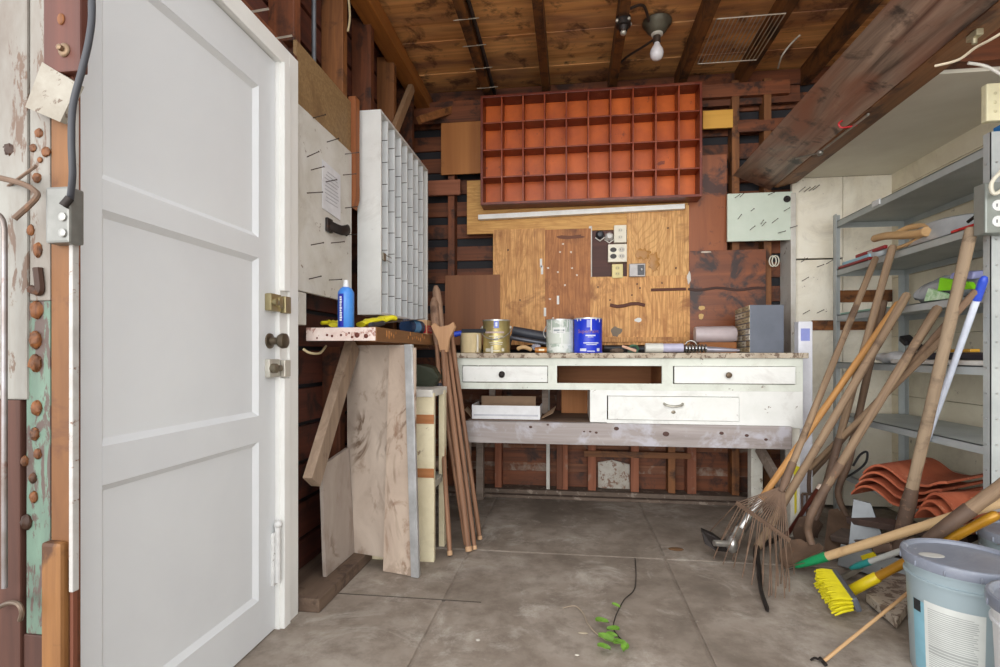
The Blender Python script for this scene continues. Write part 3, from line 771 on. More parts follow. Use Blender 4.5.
# standing plywood sheet with aluminium edge
def stained(c1, c2, vein, blot):
    n = NT('stained_board'); v = n.coords((1, 1, .6), False)
    col = n.ramp(n.noise(v, 5, 6, .6, .6), [(.35, c1), (.65, c2)])
    w = n.noise(n.coords((1, 1, .55), False), 3.6, 5, .55, 1.4)
    a = n.n('ShaderNodeMath', operation='SUBTRACT'); a.inputs[1].default_value = .5; n.l(w, a.inputs[0])
    ab = n.n('ShaderNodeMath', operation='ABSOLUTE'); n.l(a.outputs[0], ab.inputs[0])
    msk = n.ramp(n.noise(v, 2.6, 3, .5), [(.47, BW(0)), (.56, BW(1))])
    vn = n.ramp(ab.outputs[0], [(.006, BW(.95)), (.035, BW(0))])
    mm = n.n('ShaderNodeMath', operation='MULTIPLY'); n.l(vn, mm.inputs[0]); n.l(msk, mm.inputs[1])
    col = n.mix(mm.outputs[0], col, lin(vein))
    col = n.mix(n.ramp(n.noise(v, 7, 7, .66, .5), [(.54, BW(0)), (.63, BW(.75))]), col, lin(blot))
    n.bump(n.noise(v, 60, 4), .12, .002)
    return n.fin(col, .75)
BLD = stained((204, 189, 174), (178, 162, 148), (110, 88, 70), (146, 124, 106))
pbl, pbr = P(350, 567, Z=0), P(404, 580, Z=0)
pbl.x = -1.02; pbl.y = 2.42
s1 = thing('plywood_sheet', 'stained grey brown plywood sheet standing upright under the left shelf', 'plywood sheet', (-.87, 2.36, 0))
q = B()
A, Cc = Vector((-1.062, 2.425, .056)), Vector((-.735, 2.345, .056))
dv = (Cc - A).normalized(); nv = Vector((dv.y, -dv.x, 0))
q.prism([A, Cc, Cc + Vector((.0, -.002, .99)), A + Vector((-.005, 0, .99))], -nv * .02); q.build('board', BLD, s1)
q = B(); A2, C2 = Vector((-.86, 2.352, .003)), Vector((-.695, 2.31, .003)); d2 = (C2 - A2).normalized(); n2 = Vector((d2.y, -d2.x, 0))
q.prism([A2, C2, C2 + Vector((0, 0, 1.03)), A2 + Vector((.03, 0, 1.03))], -n2 * .012); q.build('face_strip', stained((208, 190, 172), (182, 162, 146), (124, 98, 78), (140, 104, 80)), s1)
q = B(); e0, e1 = C2 + Vector((.0, -.006, 0)), C2 + Vector((-.03, -.01, 1.045))
q.slab(e0, e1, .036, .004, dv, .001); q.slab(e0 + Vector((.018, .012, 0)), e1 + Vector((.018, .012, 0)), .026, .004, (0, 1, 0), .001); ob = q.build('aluminium_angle', metal((214, 216, 218), None, .35, .5), s1); ob['label'] = 'bright aluminium angle along the right edge'
q = B(); q.tube(bez([P(303, 349, X=-1.06), P(310, 353, X=-1.04), P(320, 353, X=-1.04), P(326, 346, X=-1.06)], 5), .005, 6)
tag(q.build('cord', plain((206, 190, 150), .7), None, True), 'short loop of pale cord under the left shelf ledge by the door casing', 'cord')
# small board leaning on the left wall
q = B(); q.hexa([(-1.045, 2.13, .058), (-1.028, 2.13, .058), (-1.024, 2.42, .058), (-1.041, 2.42, .058), (-1.062, 2.13, .53), (-1.046, 2.13, .53), (-1.046, 2.40, .56), (-1.062, 2.40, .56)], .001)
tag(q.build('hardboard_offcut', stained((172, 160, 150), (152, 139, 129), (136, 120, 108), (142, 126, 114))), 'small grey board leaning against the left wall beside the door casing', 'board')
# little cream cabinet under the shelf
cab = thing('open_cabinet', 'narrow cream open cabinet standing between the plywood and the workbench', 'cabinet', (-.84, 2.9, 0))
CX0, CX1, CY0, CY1 = -1.0, -.655, 2.49, 2.75
for x0, x1, y0, y1 in ((CX1 - .09, CX1, CY0, CY0 + .03), (CX0, CX0 + .09, CY0, CY0 + .03), (CX1 - .03, CX1, CY1 - .05, CY1)):
    q = B(); q.box(x0, x1, y0, y1, 0, .815, .003); q.build('post', CREAM, cab)
for z in (.43, .69):
    q = B(); q.box(CX1 - .092, CX1 + .001, CY0 - .004, CY0, z - .022, z + .022, .001); q.build('bare_patch', wood((152, 96, 54), (180, 122, 76), 0, 16, .7), cab)
for z in (.36, .815):
    q = B(); q.box(CX0, CX1 + (-.004 if z > .5 else -.01), CY0 - (.01 if z > .5 else -.03), CY1 + .03, z - .018, z + .018, .003); q.build('shelf', OLDW if z > .5 else paint((178, 176, 164), None, None), cab)
q = B(); q.box(CX0, CX1 - .1, CY1 + .004, CY1 + .02, .05, .8, .002); q.build('back_panel', wood((92, 60, 42), (120, 82, 58), 2, 12), cab)
q = B()
q.prism([(-.86, 2.70, .834), (-.72, 2.72, .834), (-.70, 2.76, .88), (-.73, 2.74, .93), (-.80, 2.70, .95), (-.88, 2.68, .90)], (0, .18, 0))
tag(q.build('garden_sack', plain((44, 50, 32), .6)), 'crumpled dark green sack on top of the cream cabinet', 'sack')
q = B(); q.ball((-.72, 2.75, .425), .045, (1.2, 1.5, .8), 10); q.lathe([(.02, 0), (.025, .02)], (-.72, 2.66, .43), 12, Matrix.Rotation(math.pi / 2, 4, 'X'))
tag(q.build('rusty_pot', RUSTD, None, True), 'small dark metal pot on the low shelf of the cream cabinet', 'pot')

# poles leaning at the end of the shelf
def pole(name, label, cat, pts, r, mat, group=None, tip=True, n=10, flat=1.0, up=None):
    pts = [Vector(p) for p in pts]; a, e = pts[0], pts[-1]; M = Matrix.Translation(a) @ frame(e - a)
    q = B(); L = (e - a).length
    N = 14; ps = [a.lerp(e, i / N) for i in range(N + 1)]
    rs = [r * (1 + .05 * math.sin(i * 1.7 + r * 900)) for i in range(N + 1)]
    ps = [a + (e - a).normalized() * (.002)] + ps[1:-1] + [e - (e - a).normalized() * r * .5, e]
    rs = [r * .8] + rs[1:-1] + [r, r * .55]
    q.tube(ps, rs, n, flat, up)
    return q, M
GP = 'wooden poles leaning by the workbench'
spec = [(P(450, 556, Z=.004), P(434, 300, d=3.05), .013, 'dark red brown pole with black wrapped grip, leftmost of the bundle', True),
        (P(469, 552, Z=.004), P(436, 288, d=3.10), .017, 'thick brown pole standing in the middle of the leaning bundle', False),
        (P(475, 550, Z=.004), P(447, 335, d=3.06), .012, 'slim brown pole just right of the thick pole in the bundle', False),
        (P(480, 540, Z=.004), P(450, 324, d=3.05), .013, 'brown pole at the right end of the bundle, nearest the white drawer', False)]
for i, (a, e, r, lab, grip) in enumerate(spec):
    t = thing('wooden_pole', lab, 'pole', M=Matrix.Translation(a) @ frame(e - a))
    q, M = pole('', '', '', [a, e], r, None); q.build('shaft', POLE_R, t, True)
    q = B(); q.tube([a + (e - a) * .002, a + (e - a) * .018], r * 1.04, 10); q.build('end_tip', wood((186, 148, 112), (206, 172, 136), 2, 20), t, True)
    if i < 2:
        q = B(); u0, u1 = a.lerp(e, .80), e; q.tube([u0, a.lerp(e, .84), a.lerp(e, .93), a.lerp(e, .985), e + (e - a).normalized() * .012], [r * 1.0, .020, .026, .024, .012], 12); q.build('handle_top', wood((134, 104, 84), (170, 138, 114), 2, 24, .75, (96, 70, 54), .6), t, True)
    if grip:
        g0, g1 = a.lerp(e, .50), a.lerp(e, .64); q = B(); N = 18
        q.tube([g0.lerp(g1, k / N) for k in range(N + 1)], [r * (1.35 if k % 2 else 1.18) for k in range(N + 1)], 10); q.build('grip', plain((44, 44, 58), .5), t, True)
# paddle shaped handle tops
q = B(); q.tube([P(441, 336, d=2.98), P(437, 312, d=3.0), P(434, 296, d=3.02), P(433, 291, d=3.02)], [.013, .015, .017, .009], 10, .8)
pd = thing('paddle_handle', 'flat forked wooden handle piece hanging in front of the leaning poles', 'tool handle', P(444, 365, d=2.9))
q.bm.free()
q = B(); Y0 = 2.78
poly = [P(431, 326, d=2.93), P(434, 323, d=2.93), P(440, 327, d=2.93), P(449, 325, d=2.93), P(453, 322, d=2.93), P(455, 327, d=2.93), P(449, 339, d=2.93), P(447, 352, d=2.93), P(440, 352, d=2.93), P(438, 341, d=2.93)]
q.prism(poly, (.003, .02, 0)); q.build('head', wood((168, 126, 90), (192, 150, 112), 2, 20, .7), pd)
q = B(); q.tube([P(443, 350, d=2.935), P(447, 420, d=2.90), P(466, 545, Z=.012)], [.014, .013, .012], 10); q.build('shaft', POLE_R, pd, True)

# ================================================================== WORKBENCH
YBF = 3.08
def bX(px): return P(px, 400, Y=YBF).x
bx0, bx1 = bX(457), bX(803)
ZT = 1.012
wk = thing('workbench', 'long white painted workbench with drawers along the back wall', 'workbench', ((bx0 + bx1) / 2, 3.4, 0))
TOPM = paint((200, 190, 172), (168, 152, 132), (104, 84, 68), .60, .65, 10)
q = B(); q.box(bx0 - .02, bx1 + .02, YBF - .025, 3.727, ZT - .03, ZT, .004); q.build('worktop', TOPM, wk)
z1t, z1b = .975, .80   # drawer band
q = B()
q.box(bx0, bx1, YBF, YBF + .022, .938, ZT - .03, .001)                 # top rail
q.box(bx0, bx1, YBF, YBF + .022, .800, .838, .001)                     # lower rail
for a, c in ((457, 462), (548, 557), (662, 673), (795, 803)):
    q.box(bX(a), bX(c), YBF, YBF + .022, .838, .938, .001)
q.box(bx0, bx0 + .02, YBF + .022, 3.72, .80, ZT - .03); q.box(bx1 - .02, bx1, YBF + .022, 3.72, .80, ZT - .03)
q.build('front_frame', BENCHM, wk)
q = B(); q.box(bx0 + .02, bx1 - .02, YBF + .03, 3.7, .80, .812); q.box(bX(557) - .012, bX(557), YBF + .022, 3.7, .812, .95); q.box(bX(662), bX(662) + .012, YBF + .022, 3.7, .812, .95); q.box(bX(557), bX(662), 3.5, 3.51, .812, .96)
q.build('drawer_carcass', wood((126, 78, 44), (160, 108, 66), 0, 12), wk)
def drawer(a, c, z0, z1, kpx, kind, out=.012):
    q = B(); q.box(bX(a), bX(c), YBF - out, YBF + .006, z0, z1, .003); q.box(bX(a) + .02, bX(c) - .02, YBF + .006, YBF + .35, z0 + .012, z1 - .02)
    d = q.build('drawer', BENCHW, wk); kc = Vector((bX(kpx), YBF - out, (z0 + z1) / 2)); RY = Matrix.Rotation(math.pi / 2, 4, 'X'); q = B()
    if kind == 'knob': q.lathe([(.008, 0), (.007, .010), (.014, .016), (.017, .022), (.014, .029), (0, .031)], kc, 18, RY); q.build('knob', metal((104, 88, 72), None, .4, .8), d, True)
    elif kind == 'ring':
        q.lathe([(.018, 0), (.018, .003), (.008, .006), (.007, .012)], kc, 18, RY); q.tube([kc + Vector((.015 * math.cos(t * .524), -.013, .015 * math.sin(t * .524) - .004)) for t in range(12)], .003, 8, closed=True); q.build('ring_pull', IRON, d, True)
    else:
        kc.z += .02; q.tube(bez([kc + Vector((-.05, .0, .008)), kc + Vector((-.04, -.018, 0)), kc + Vector((0, -.024, -.006)), kc + Vector((.04, -.018, 0)), kc + Vector((.05, 0, .008))], 5), .006, 8, 1.3); q.build('pull', metal((186, 182, 170), None, .4, .6), d, True)
        q = B(); q.ball(kc + Vector((.0, -.002, -.04)), .012, (1, .3, .8), 8); q.build('keyhole_plate', metal((150, 140, 124), None), d, True)
    return d
drawer(462.5, 547.5, .842, .934, 502, 'ring', .004)
drawer(674, 794.5, .842, .936, 727, 'knob', .016)
# lower cabinet
q = B(); xl = bX(590)
q.box(xl, bX(607), YBF, YBF + .022, .615, .80, .002); q.box(bX(739), bx1, YBF, YBF + .022, .600, .80, .002)
q.box(bX(607), bX(739), YBF, YBF + .022, .768, .80, .001); q.box(bX(607), bX(739), YBF, YBF + .022, .600, .632, .001)
q.box(xl, xl + .018, YBF + .022, 3.7, .615, .80); q.box(bx1 - .018, bx1, YBF + .022, 3.7, .6, .80)
q.build('lower_cabinet', BENCHW, wk)
drawer(608, 738.5, .634, .766, 673, 'pull', .010)
# heavy rail and shelf below
q = B(); q.box(bX(466), bX(790), YBF - .03, YBF + .02, .488, .612, .004); rail = q.build('front_rail', wood((142, 132, 128), (178, 170, 168), 0, 18, .75, (186, 184, 192), .58, .04), wk); rail['label'] = 'weathered grey timber rail with knots'
for px, pz, r in ((531, .585, .008), (548, .6, .006), (596, .56, .007), (590, .565, .006), (584, .565, .005), (616, .585, .012), (665, .56, .015), (720, .57, .010), (745, .56, .009), (764, .54, .008)):
    q = B(); q.ball((bX(px), YBF - .03, pz), r, (1.2, .15, .9), 8); q.build('knot', plain((84, 58, 52), .7), rail, True)
q = B(); q.box(bX(466), bX(790), YBF + .022, 3.72, .592, .612, .002); q.build('lower_shelf', wood((102, 80, 66), (138, 112, 92), 0, 12, .8), wk)
q = B(); q.box(bX(560), bX(592), 3.55, 3.57, .614, .80, .002); q.build('back_board', wood((150, 96, 52), (176, 118, 70), 2, 10), wk)
for px in (492, 545):
    q = B(); x = P(px, 400, Y=3.5).x; q.box(x - .02, x + .02, 3.5, 3.53, .614, .80, .002); q.build('strut', SHELFW, wk)
# legs
LEGW = paint((232, 230, 220), (214, 210, 196), (130, 110, 88), .69, .6, 8)
q = B(); q.box(bx1 - .055, bx1 - .005, YBF + .024, YBF + .10, 0, .6, .004); lg = q.build('leg', LEGW, wk)
q = B(); q.prism([(bx1 - .054, YBF + .0215, .40), (bx1 - .006, YBF + .0215, .385), (bx1 - .006, YBF + .0215, .34), (bx1 - .022, YBF + .0215, .35), (bx1 - .024, YBF + .0215, .14), (bx1 - .034, YBF + .0215, .12), (bx1 - .037, YBF + .0215, .345), (bx1 - .054, YBF + .0215, .36)], (0, .003, 0)); q.build('yellow_paint', plain((222, 208, 40), .5), lg)
x = P(757, 470, Y=3.55).x
q = B(); q.box(x - .035, x + .035, 3.55, 3.62, .0, .59, .004); q.build('leg', LEGW, wk)
q = B(); q.slab((x + .0, 3.52, .42), (bx1 - .05, YBF + .12, .22), .07, .03, (0, 0, 1), .003); q.build('brace', SHELFW, wk)
for yy in (YBF + .03, 3.6):
    q = B(); q.box(bx0 + .02, bx0 + .07, yy, yy + .06, 0, .59, .004); q.build('leg', SHELFW, wk)
# white carton on the lower shelf
wc = thing('carton_tray', 'flat open white carton lying on the lower shelf of the workbench', 'box', (P(512, 415, Y=3.2).x, 3.25, .612))
ax0, ax1 = P(472, 410, Y=3.17).x, P(540, 410, Y=3.17).x
CW = plain((236, 238, 240), .6); CB = plain((176, 146, 118), .8)
q = B(); q.box(ax0, ax1, 3.17, 3.174, .613, .695); q.box(ax0, ax0 + .004, 3.174, 3.40, .613, .70); q.box(ax1 - .004, ax1, 3.174, 3.40, .613, .69); q.box(ax0, ax1, 3.174, 3.40, .613, .617); q.build('tray', CW, wc)
q = B(); q.box(ax0 + .02, ax1 - .04, 3.398, 3.404, .613, .735); q.build('back_flap', CB, wc)
q = B(); q.prism([(ax0 - .001, 3.175, .616), (ax0 - .001, 3.30, .616), (ax0 - .05, 3.30, .672), (ax0 - .05, 3.20, .66)], (-.003, 0, .003)); q.prism([(ax1 + .001, 3.175, .616), (ax1 + .001, 3.34, .616), (ax1 + .09, 3.34, .68), (ax1 + .075, 3.19, .65)], (.003, 0, .003)); q.build('side_flap', CB, wc)
q = B(); q.box(ax0 + .01, ax1 - .012, 3.1675, 3.1697, .632, .642); q.build('crease', plain((204, 206, 214), .6), wc)

# ---- things on the worktop
def on(px, Y): 
    p = P(px, 354, Y=Y); return p.x, Y
RYm = Matrix.Rotation(math.pi / 2, 4, 'X')
def paint_can(label, px, Y, body, R=.084, H=.195, rim=(216, 216, 212)):
    x, y = on(px, Y); t = thing('paint_can', label, 'paint can', (x, y, ZT))
    q = B(); q.lathe([(R * .97, 0), (R, .004), (R, .010), (R * .985, .012), (R * .985, H - .012), (R, H - .010), (R, H - .001)], (x, y, ZT), 36); q.build('can_body', body, t, True)
    q = B(); q.lathe([(R * 1.01, H - .008), (R * 1.015, H), (R * .95, H + .001), (R * .92, H - .006), (R * .8, H - .007), (R * .78, H - .003), (.001, H - .003)], (x, y, ZT), 36); q.build('lid', metal(rim, None, .35, .6), t, True)
    return t, x, y
def bail(t, x, y, R, H, up=False, mat=None):
    q = B(); zc = ZT + H * .78; pts = []
    for i in range(13):
        a = math.pi * i / 12
        pts.append((x - (R + .006) * math.cos(a) * 1.03, y - math.sin(a) * (R + .012), zc - math.sin(a) * .075))
    q.tube(pts, .003, 6); q.build('bail', mat or metal((206, 204, 198), None, .35, .7), t, True)
    for s in (-1, 1):
        q = B(); q.ball((x + s * R, y, zc), .011, (.7, 1, 1), 8); q.build('ear', metal((216, 214, 208), None), t, True)
# cream pot
x, y = on(471, 3.17)
pot = thing('paint_pot', 'cream paint spattered pot with a brush across it, left end of the worktop', 'pot', (x, y, ZT))
q = B(); q.lathe([(.058, 0), (.062, .004), (.066, .115), (.067, .12), (.063, .12), (.059, .01), (.001, .008)], (x, y, ZT), 28); q.build('pot_body', paint((218, 200, 158), (196, 176, 134), (92, 80, 66), .645, .6, 9, stretch=(1, 1, .4)), pot, True)
q = B(); q.box(x + .046, x + .056, y - .062, y - .05, ZT + .005, ZT + .11, .003); q.build('paint_drip', plain((232, 226, 212), .6), pot)
br = thing('paint_brush', 'black brush with blue handle end lying across the cream pot', 'brush', (x, y, ZT + .12))
q = B(); q.box(x - .055, x + .10, y - .03, y + .03, ZT + .121, ZT + .145, .006); q.build('bristles', plain((40, 42, 48), .8), br)
q = B(); q.tube([(x - .054, y - .02, ZT + .122), (x - .10, y - .03, ZT + .112)], [.015, .018], 10); q.build('handle', plain((28, 72, 208), .4), br, True)
# gold can
GOLD = metal((200, 184, 130), (166, 150, 96), .32, .6, 6)
t, x, y = paint_can('gold paint can with wire handle on the worktop', 496.5, 3.20, GOLD, .084, .20)
bail(t, x, y, .086, .20)
q = B(); cyl_patch(q, x, y, .0856, -.05, .30, ZT + .148, ZT + .19, 6); lbl = q.build('blue_emblem', plain((120, 140, 224), .4), t)
q = B(); cyl_patch(q, x, y, .0862, .05, .20, ZT + .158, ZT + .182, 4); q.build('print', plain((220, 226, 244), .4), lbl)
q = B(); cyl_patch(q, x, y, .0856, -.75, .7, ZT + .118, ZT + .128, 14); q.build('band', plain((196, 176, 172), .4), t)
q = B()
for (a0, a1, z0, z1) in ((-.4, .6, .098, .102), (-.02, .25, .074, .096), (-.4, .6, .06, .064), (-.3, .55, .05, .054), (-.7, -.28, .008, .028), (-.2, .35, .01, .016), (.5, .7, .010, .028), (-.26, -.1, .0, .04)): cyl_patch(q, x, y, .0860, a0, a1, ZT + z0, ZT + z1, 8)
q.build('print', plain((222, 218, 200), .4), t)
# green-white can
GW = paint((196, 206, 196), (128, 152, 132), (228, 232, 226), .56, .4, 6)
t, x, y = paint_can('pale green paint can with dripped white paint beside the blue can', 560, 3.21, GW, .083, .20, (206, 210, 208))
q = B(); cyl_patch(q, x, y, .0842, -.95, .95, ZT + .055, ZT + .125, 16); q.build('label_band', paint((214, 220, 212), (196, 204, 192), None), t)
q = B(); cyl_patch(q, x, y, .0850, -.5, .4, ZT + .115, ZT + .15, 10); q.build('emblem', plain((236, 238, 236), .5), t)
q = B(); cyl_patch(q, x, y, .0856, -.42, .32, ZT + .128, ZT + .138, 8); cyl_patch(q, x, y, .0856, -.2, .25, ZT + .119, ZT + .123, 8); q.build('print', plain((150, 160, 162), .5), t)
q = B()
for a0, z in ((-1.05, .16), (-.62, .12), (.0, .09), (.12, .02), (.5, .15), (.72, .08), (.98, .03)):
    cyl_patch(q, x, y, .0862, a0, a0 + .07, ZT + z, ZT + .196, 3)
q.build('paint_drip', plain((238, 240, 236), .4), t)
q = B(); q.tube([(x - .083, y - .01, ZT + .16), (x - .097, y - .02, ZT + .13), (x - .097, y - .02, ZT + .11), (x - .086, y - .02, ZT + .09)], .003, 6); q.build('bail', metal((200, 200, 198), None), t, True)
# blue can
BLU = paint((24, 52, 200), (34, 66, 212), None, rough=.35, scale=4)
t, x, y = paint_can('bright blue paint can with white lettering on the worktop', 588, 3.19, BLU, .084, .205, (222, 222, 224))
Rt = .0852
q = B(); q.text('SuperPaint', .030, lambda u, v: (x + Rt * math.sin(u / Rt), y - Rt * math.cos(u / Rt), ZT + .125 + v)); q.build('lettering', plain((168, 116, 130), .4), t)
q = B(); cyl_patch(q, x, y, Rt, -.12, .22, ZT + .148, ZT + .192, 8); q.build('emblem', plain((150, 160, 232), .4), t)
q = B()
for (a0, a1, z0, z1) in ((-.2, .5, .098, .105), (-.05, .35, .091, .094), (-.35, .75, .055, .061), (-.15, .6, .046, .050), (-.6, -.15, .01, .026), (-.1, .45, .008, .013), (.6, .85, .010, .028)): cyl_patch(q, x, y, Rt, a0, a1, ZT + z0, ZT + z1, 8)
q.build('print', plain((220, 226, 244), .4), t)
q = B()
for a0, z in ((.14, .13), (-.85, .185), (-.6, .188), (.5, .19), (.8, .18)): cyl_patch(q, x, y, Rt + .0006, a0, a0 + .08, ZT + z, ZT + .203, 3)
q.build('paint_drip', plain((238, 240, 240), .4), t)
# dark pipes, behind and between the cans
p0, p1 = P(512, 330, Y=3.50), P(560, 342, Y=3.38)
q = B(); q.tube([P(510, 326, Y=3.55), P(556, 343, Y=3.36)], .042, 14)
cg = thing('caulking_gun', 'black caulking gun lying between the gold and green paint cans', 'caulking gun', P(530, 350, Y=3.4)); q.bm.free()
g0, g1 = P(513, 331, Y=3.46), P(558, 339, Y=3.44)
q = B(); q.tube([g0, g1], .032, 14); q.build('barrel', plain((62, 66, 76), .45), cg, True)
q = B(); q.tube([g0 + Vector((-.01, -.05, -.045)), g1 + Vector((-.02, -.06, -.04))], .014, 10); q.build('rod', metal((110, 114, 124), None, .4, .6), cg, True)
q = B(); q.tube(bez([g0 + Vector((0, -.03, -.03)), g0 + Vector((-.015, -.05, -.07)), g0 + Vector((-.02, -.06, -.105))], 5), .014, 8, .6); q.build('grip', plain((44, 46, 52), .5), cg, True)
q = B(); q.tube(bez([P(517, 349, Y=3.14), P(524, 347, Y=3.13), P(532, 350, Y=3.14)], 6), [.006] + [.012] * 11 + [.006], 10)
tag(q.build('wooden_wedge', wood((186, 150, 104), (206, 172, 126), 0, 20), None, True), 'small pale wooden piece in front of the black caulking gun', 'wood scrap')
q = B(); q.ball(P(536, 347, Y=3.14) , .022, (1.2, .8, .8), 10)
for v in q.bm.verts: v.co += Vector((random.uniform(-1, 1), random.uniform(-1, 1), random.uniform(-1, 1))) * .004
tag(q.build('plastic_wrap', plain((176, 176, 190), .25, 0, .3), None, True), 'crumpled clear plastic ball left of the green paint can', 'plastic wrap')
x, y = on(541, 3.12)
sp = thing('tape_spool', 'amber spool lying on the worktop in front of the green paint can', 'spool', (x, y, ZT))
q = B(); q.lathe([(.014, -.035), (.017, -.034), (.017, .034), (.014, .035)], (x, y, ZT + .017), 18, Matrix.Rotation(math.pi / 2, 4, 'Y')); q.build('core', plain((176, 108, 30), .35), sp, True)
q = B(); q.box(x - .012, x + .02, y - .0175, y - .0165, ZT + .012, ZT + .024); q.build('sticker', plain((240, 224, 190), .5), sp)
# clutter right of the blue can
q = B(); q.tube([P(604, 348, Y=3.45), P(645, 349, Y=3.45)], .018, 12)
tag(q.build('black_hose', plain((44, 48, 54), .5), None, True), 'short black tube lying behind the scraps right of the blue can', 'tube')
q = B(); q.ball((on(617, 3.2)[0], 3.2, ZT + .014), .03, (1.4, .8, .45), 8)
for v in q.bm.verts: v.co += Vector((random.uniform(-1, 1), random.uniform(-1, 1), random.uniform(-.5, .5))) * .006
tag(q.build('rag', plain((106, 90, 76), .9), None, True), 'brown crumpled rag right of the blue paint can', 'rag')
q = B(); q.tube([P(622, 346, Y=3.14), P(636, 351, Y=3.14)], [.007, .009], 8); 
tag(q.build('brush_stub', wood((206, 162, 136), (222, 184, 160), 0, 20), None, True), 'small pinkish wooden stub beside the green plastic clip', 'wood scrap')
cl = thing('plastic_clip', 'dark green plastic clip on the worktop beside the clear tube', 'clip', (on(633, 3.22)[0], 3.22, ZT))
xx = on(633, 3.22)[0]
q = B(); q.box(xx - .03, xx + .03, 3.205, 3.235, ZT, ZT + .02, .005); q.build('base', plain((48, 84, 62), .4), cl)
q = B(); q.tube(bez([(xx - .028, 3.22, ZT + .02), (xx - .01, 3.22, ZT + .042), (xx + .02, 3.22, ZT + .04), (xx + .03, 3.22, ZT + .018)], 5), .008, 8); q.build('arch', plain((60, 100, 74), .4), cl, True)
# clear tube with fittings
ct = thing('clear_tube', 'long frosted plastic tube with metal fittings on the worktop', 'tube', (on(680, 3.16)[0], 3.16, ZT))
x0, x1, x2 = on(645, 3.16)[0], on(683, 3.16)[0], on(738, 3.16)[0]
RY2 = Matrix.Rotation(math.pi / 2, 4, 'Y')
q = B(); q.lathe([(.014, 0), (.026, .001), (.028, .006), (.028, .10), (.001, .101)], (x0, 3.16, ZT + .029), 20, RY2); q.build('sleeve', plain((214, 214, 206), .35), ct, True)
q = B(); q.lathe([(.026, .10), (.026, x1 - x0)], (x0, 3.16, ZT + .029), 20, RY2); q.build('tube', plain((190, 188, 212), .2), ct, True)
q = B()
for i in range(7):
    xk = x1 + .015 + i * .018; q.lathe([(.018, -.006), (.024, -.004), (.024, .004), (.018, .006)], (xk, 3.16, ZT + .026), 16, RY2)
q.build('fitting', metal((170, 170, 170), None, .25, .9), ct, True)
q = B(); q.lathe([(.018, 0), (.016, .06), (.010, .15), (.006, .19)], (x1 + .12, 3.16, ZT + .02), 14, Matrix.Rotation(math.pi / 2 + .03, 4, 'Y')); q.build('nozzle', metal((184, 182, 196), None, .3, .6), ct, True)
q = B(); q.tube([(x1 + .06 + .03 * math.cos(a * .4), 3.22 + .02 * math.sin(a * .2), ZT + .042 + .03 * math.sin(a * .4)) for a in range(16)], .005, 8, closed=True)
tag(q.build('metal_ring', metal((150, 146, 140), None, .3, .9), None, True), 'steel ring standing behind the metal fittings of the frosted tube', 'ring')
# frosted roll behind
rx, ry = on(694, 3.42)[0], 3.42
q = B(); L = P(736, 330, Y=3.42).x - rx
q.lathe([(.020, 0), (.045, .004), (.05, .02), (.05, L - .02), (.045, L - .004), (.020, L)], (rx, ry, ZT + .115), 24, RY2)
for v in q.bm.verts: v.co += Vector((0, random.uniform(-1, 1), random.uniform(-1, 1))) * .003
tag(q.build('plastic_roll', plain((206, 192, 194), .45, 0, .15), None, True), 'cloudy plastic wrapped roll lying on a brown block behind the frosted tube', 'roll')
q = B(); q.box(rx + .02, rx + L - .01, 3.37, 3.47, ZT, ZT + .066, .003)
tag(q.build('wood_block', wood((140, 84, 40), (166, 108, 58), 0, 14)), 'brown timber block under the cloudy plastic roll', 'block')
# small parts cabinet
pa = P(751, 350, Y=3.20); 
pc = thing('parts_cabinet', 'grey metal small parts cabinet with rows of little drawers on the worktop', 'drawer cabinet', (pa.x, 3.3, ZT))
A = Vector((P(750, 350, Y=3.20).x, 3.20, ZT)); Bc = Vector((P(784, 350, Y=3.215).x, 3.215, ZT)); dirb = (Bc - A).normalized()
Cc2 = Vector((P(735.5, 350, Y=3.54).x, 3.54, ZT)); back = (Cc2 - A); H = .275
Wd = (Bc - A).length
q = B(); q.hexa([A, Bc, Bc + back, A + back, A + Vector((0, 0, H)), Bc + Vector((0, 0, H)), Bc + back + Vector((0, 0, H)), A + back + Vector((0, 0, H))], .003); q.build('case', metal((116, 122, 134), (104, 110, 122), .5, .3, 6), pc)
bd = back.normalized(); nrm = Vector((-dirb.x, -dirb.y, 0)); L = back.length; rows, cols = 8, 4
for r_ in range(rows):
    for c_ in range(cols):
        p0 = A + bd * (L * (c_ + .03) / cols); p1 = A + bd * (L * (c_ + .97) / cols); z0 = H * (r_ + .04) / rows + .003; z1 = H * (r_ + .96) / rows
        q = B(); o_ = nrm * .004
        q.hexa([p0 + Vector((0, 0, z0)), p1 + Vector((0, 0, z0)), p1 + o_ + Vector((0, 0, z0)), p0 + o_ + Vector((0, 0, z0)), p0 + Vector((0, 0, z1)), p1 + Vector((0, 0, z1)), p1 + o_ + Vector((0, 0, z1)), p0 + o_ + Vector((0, 0, z1))], .002)
        dd = q.build('drawer', plain(random.choice(((176, 164, 132), (196, 186, 156), (150, 136, 106), (206, 202, 188))), .35), pc)
        q = B(); m = (p0 + p1) / 2 + o_ + Vector((0, 0, (z0 + z1) / 2)); q.box(m.x - .006, m.x + .003, m.y - .012, m.y + .012, m.z - .004, m.z + .002, .001); q.build('pull', plain((120, 108, 84), .4), dd)
# white tube standing beside the bench
q = B(); p = P(804, 400, Y=3.10)
wx = P(804, 400, Y=3.22).x
x0, x1 = P(798, 400, Y=3.2).x, P(812, 400, Y=3.2).x
x0 = max(x0, bx1 + .025)
tb = thing('white_carton', 'tall narrow white carton standing against the right end of the workbench', 'carton', ((x0 + x1) / 2, 3.22, .0))
q = B(); q.box(x0, x0 + .075, 3.20, 3.26, .0, 1.19, .004); q.build('carton', plain((236, 238, 246), .5), tb)
q = B(); q.box(x0 + .012, x0 + .06, 3.1985, 3.1998, 1.08, 1.15); q.build('print', plain((150, 160, 226), .5), tb)

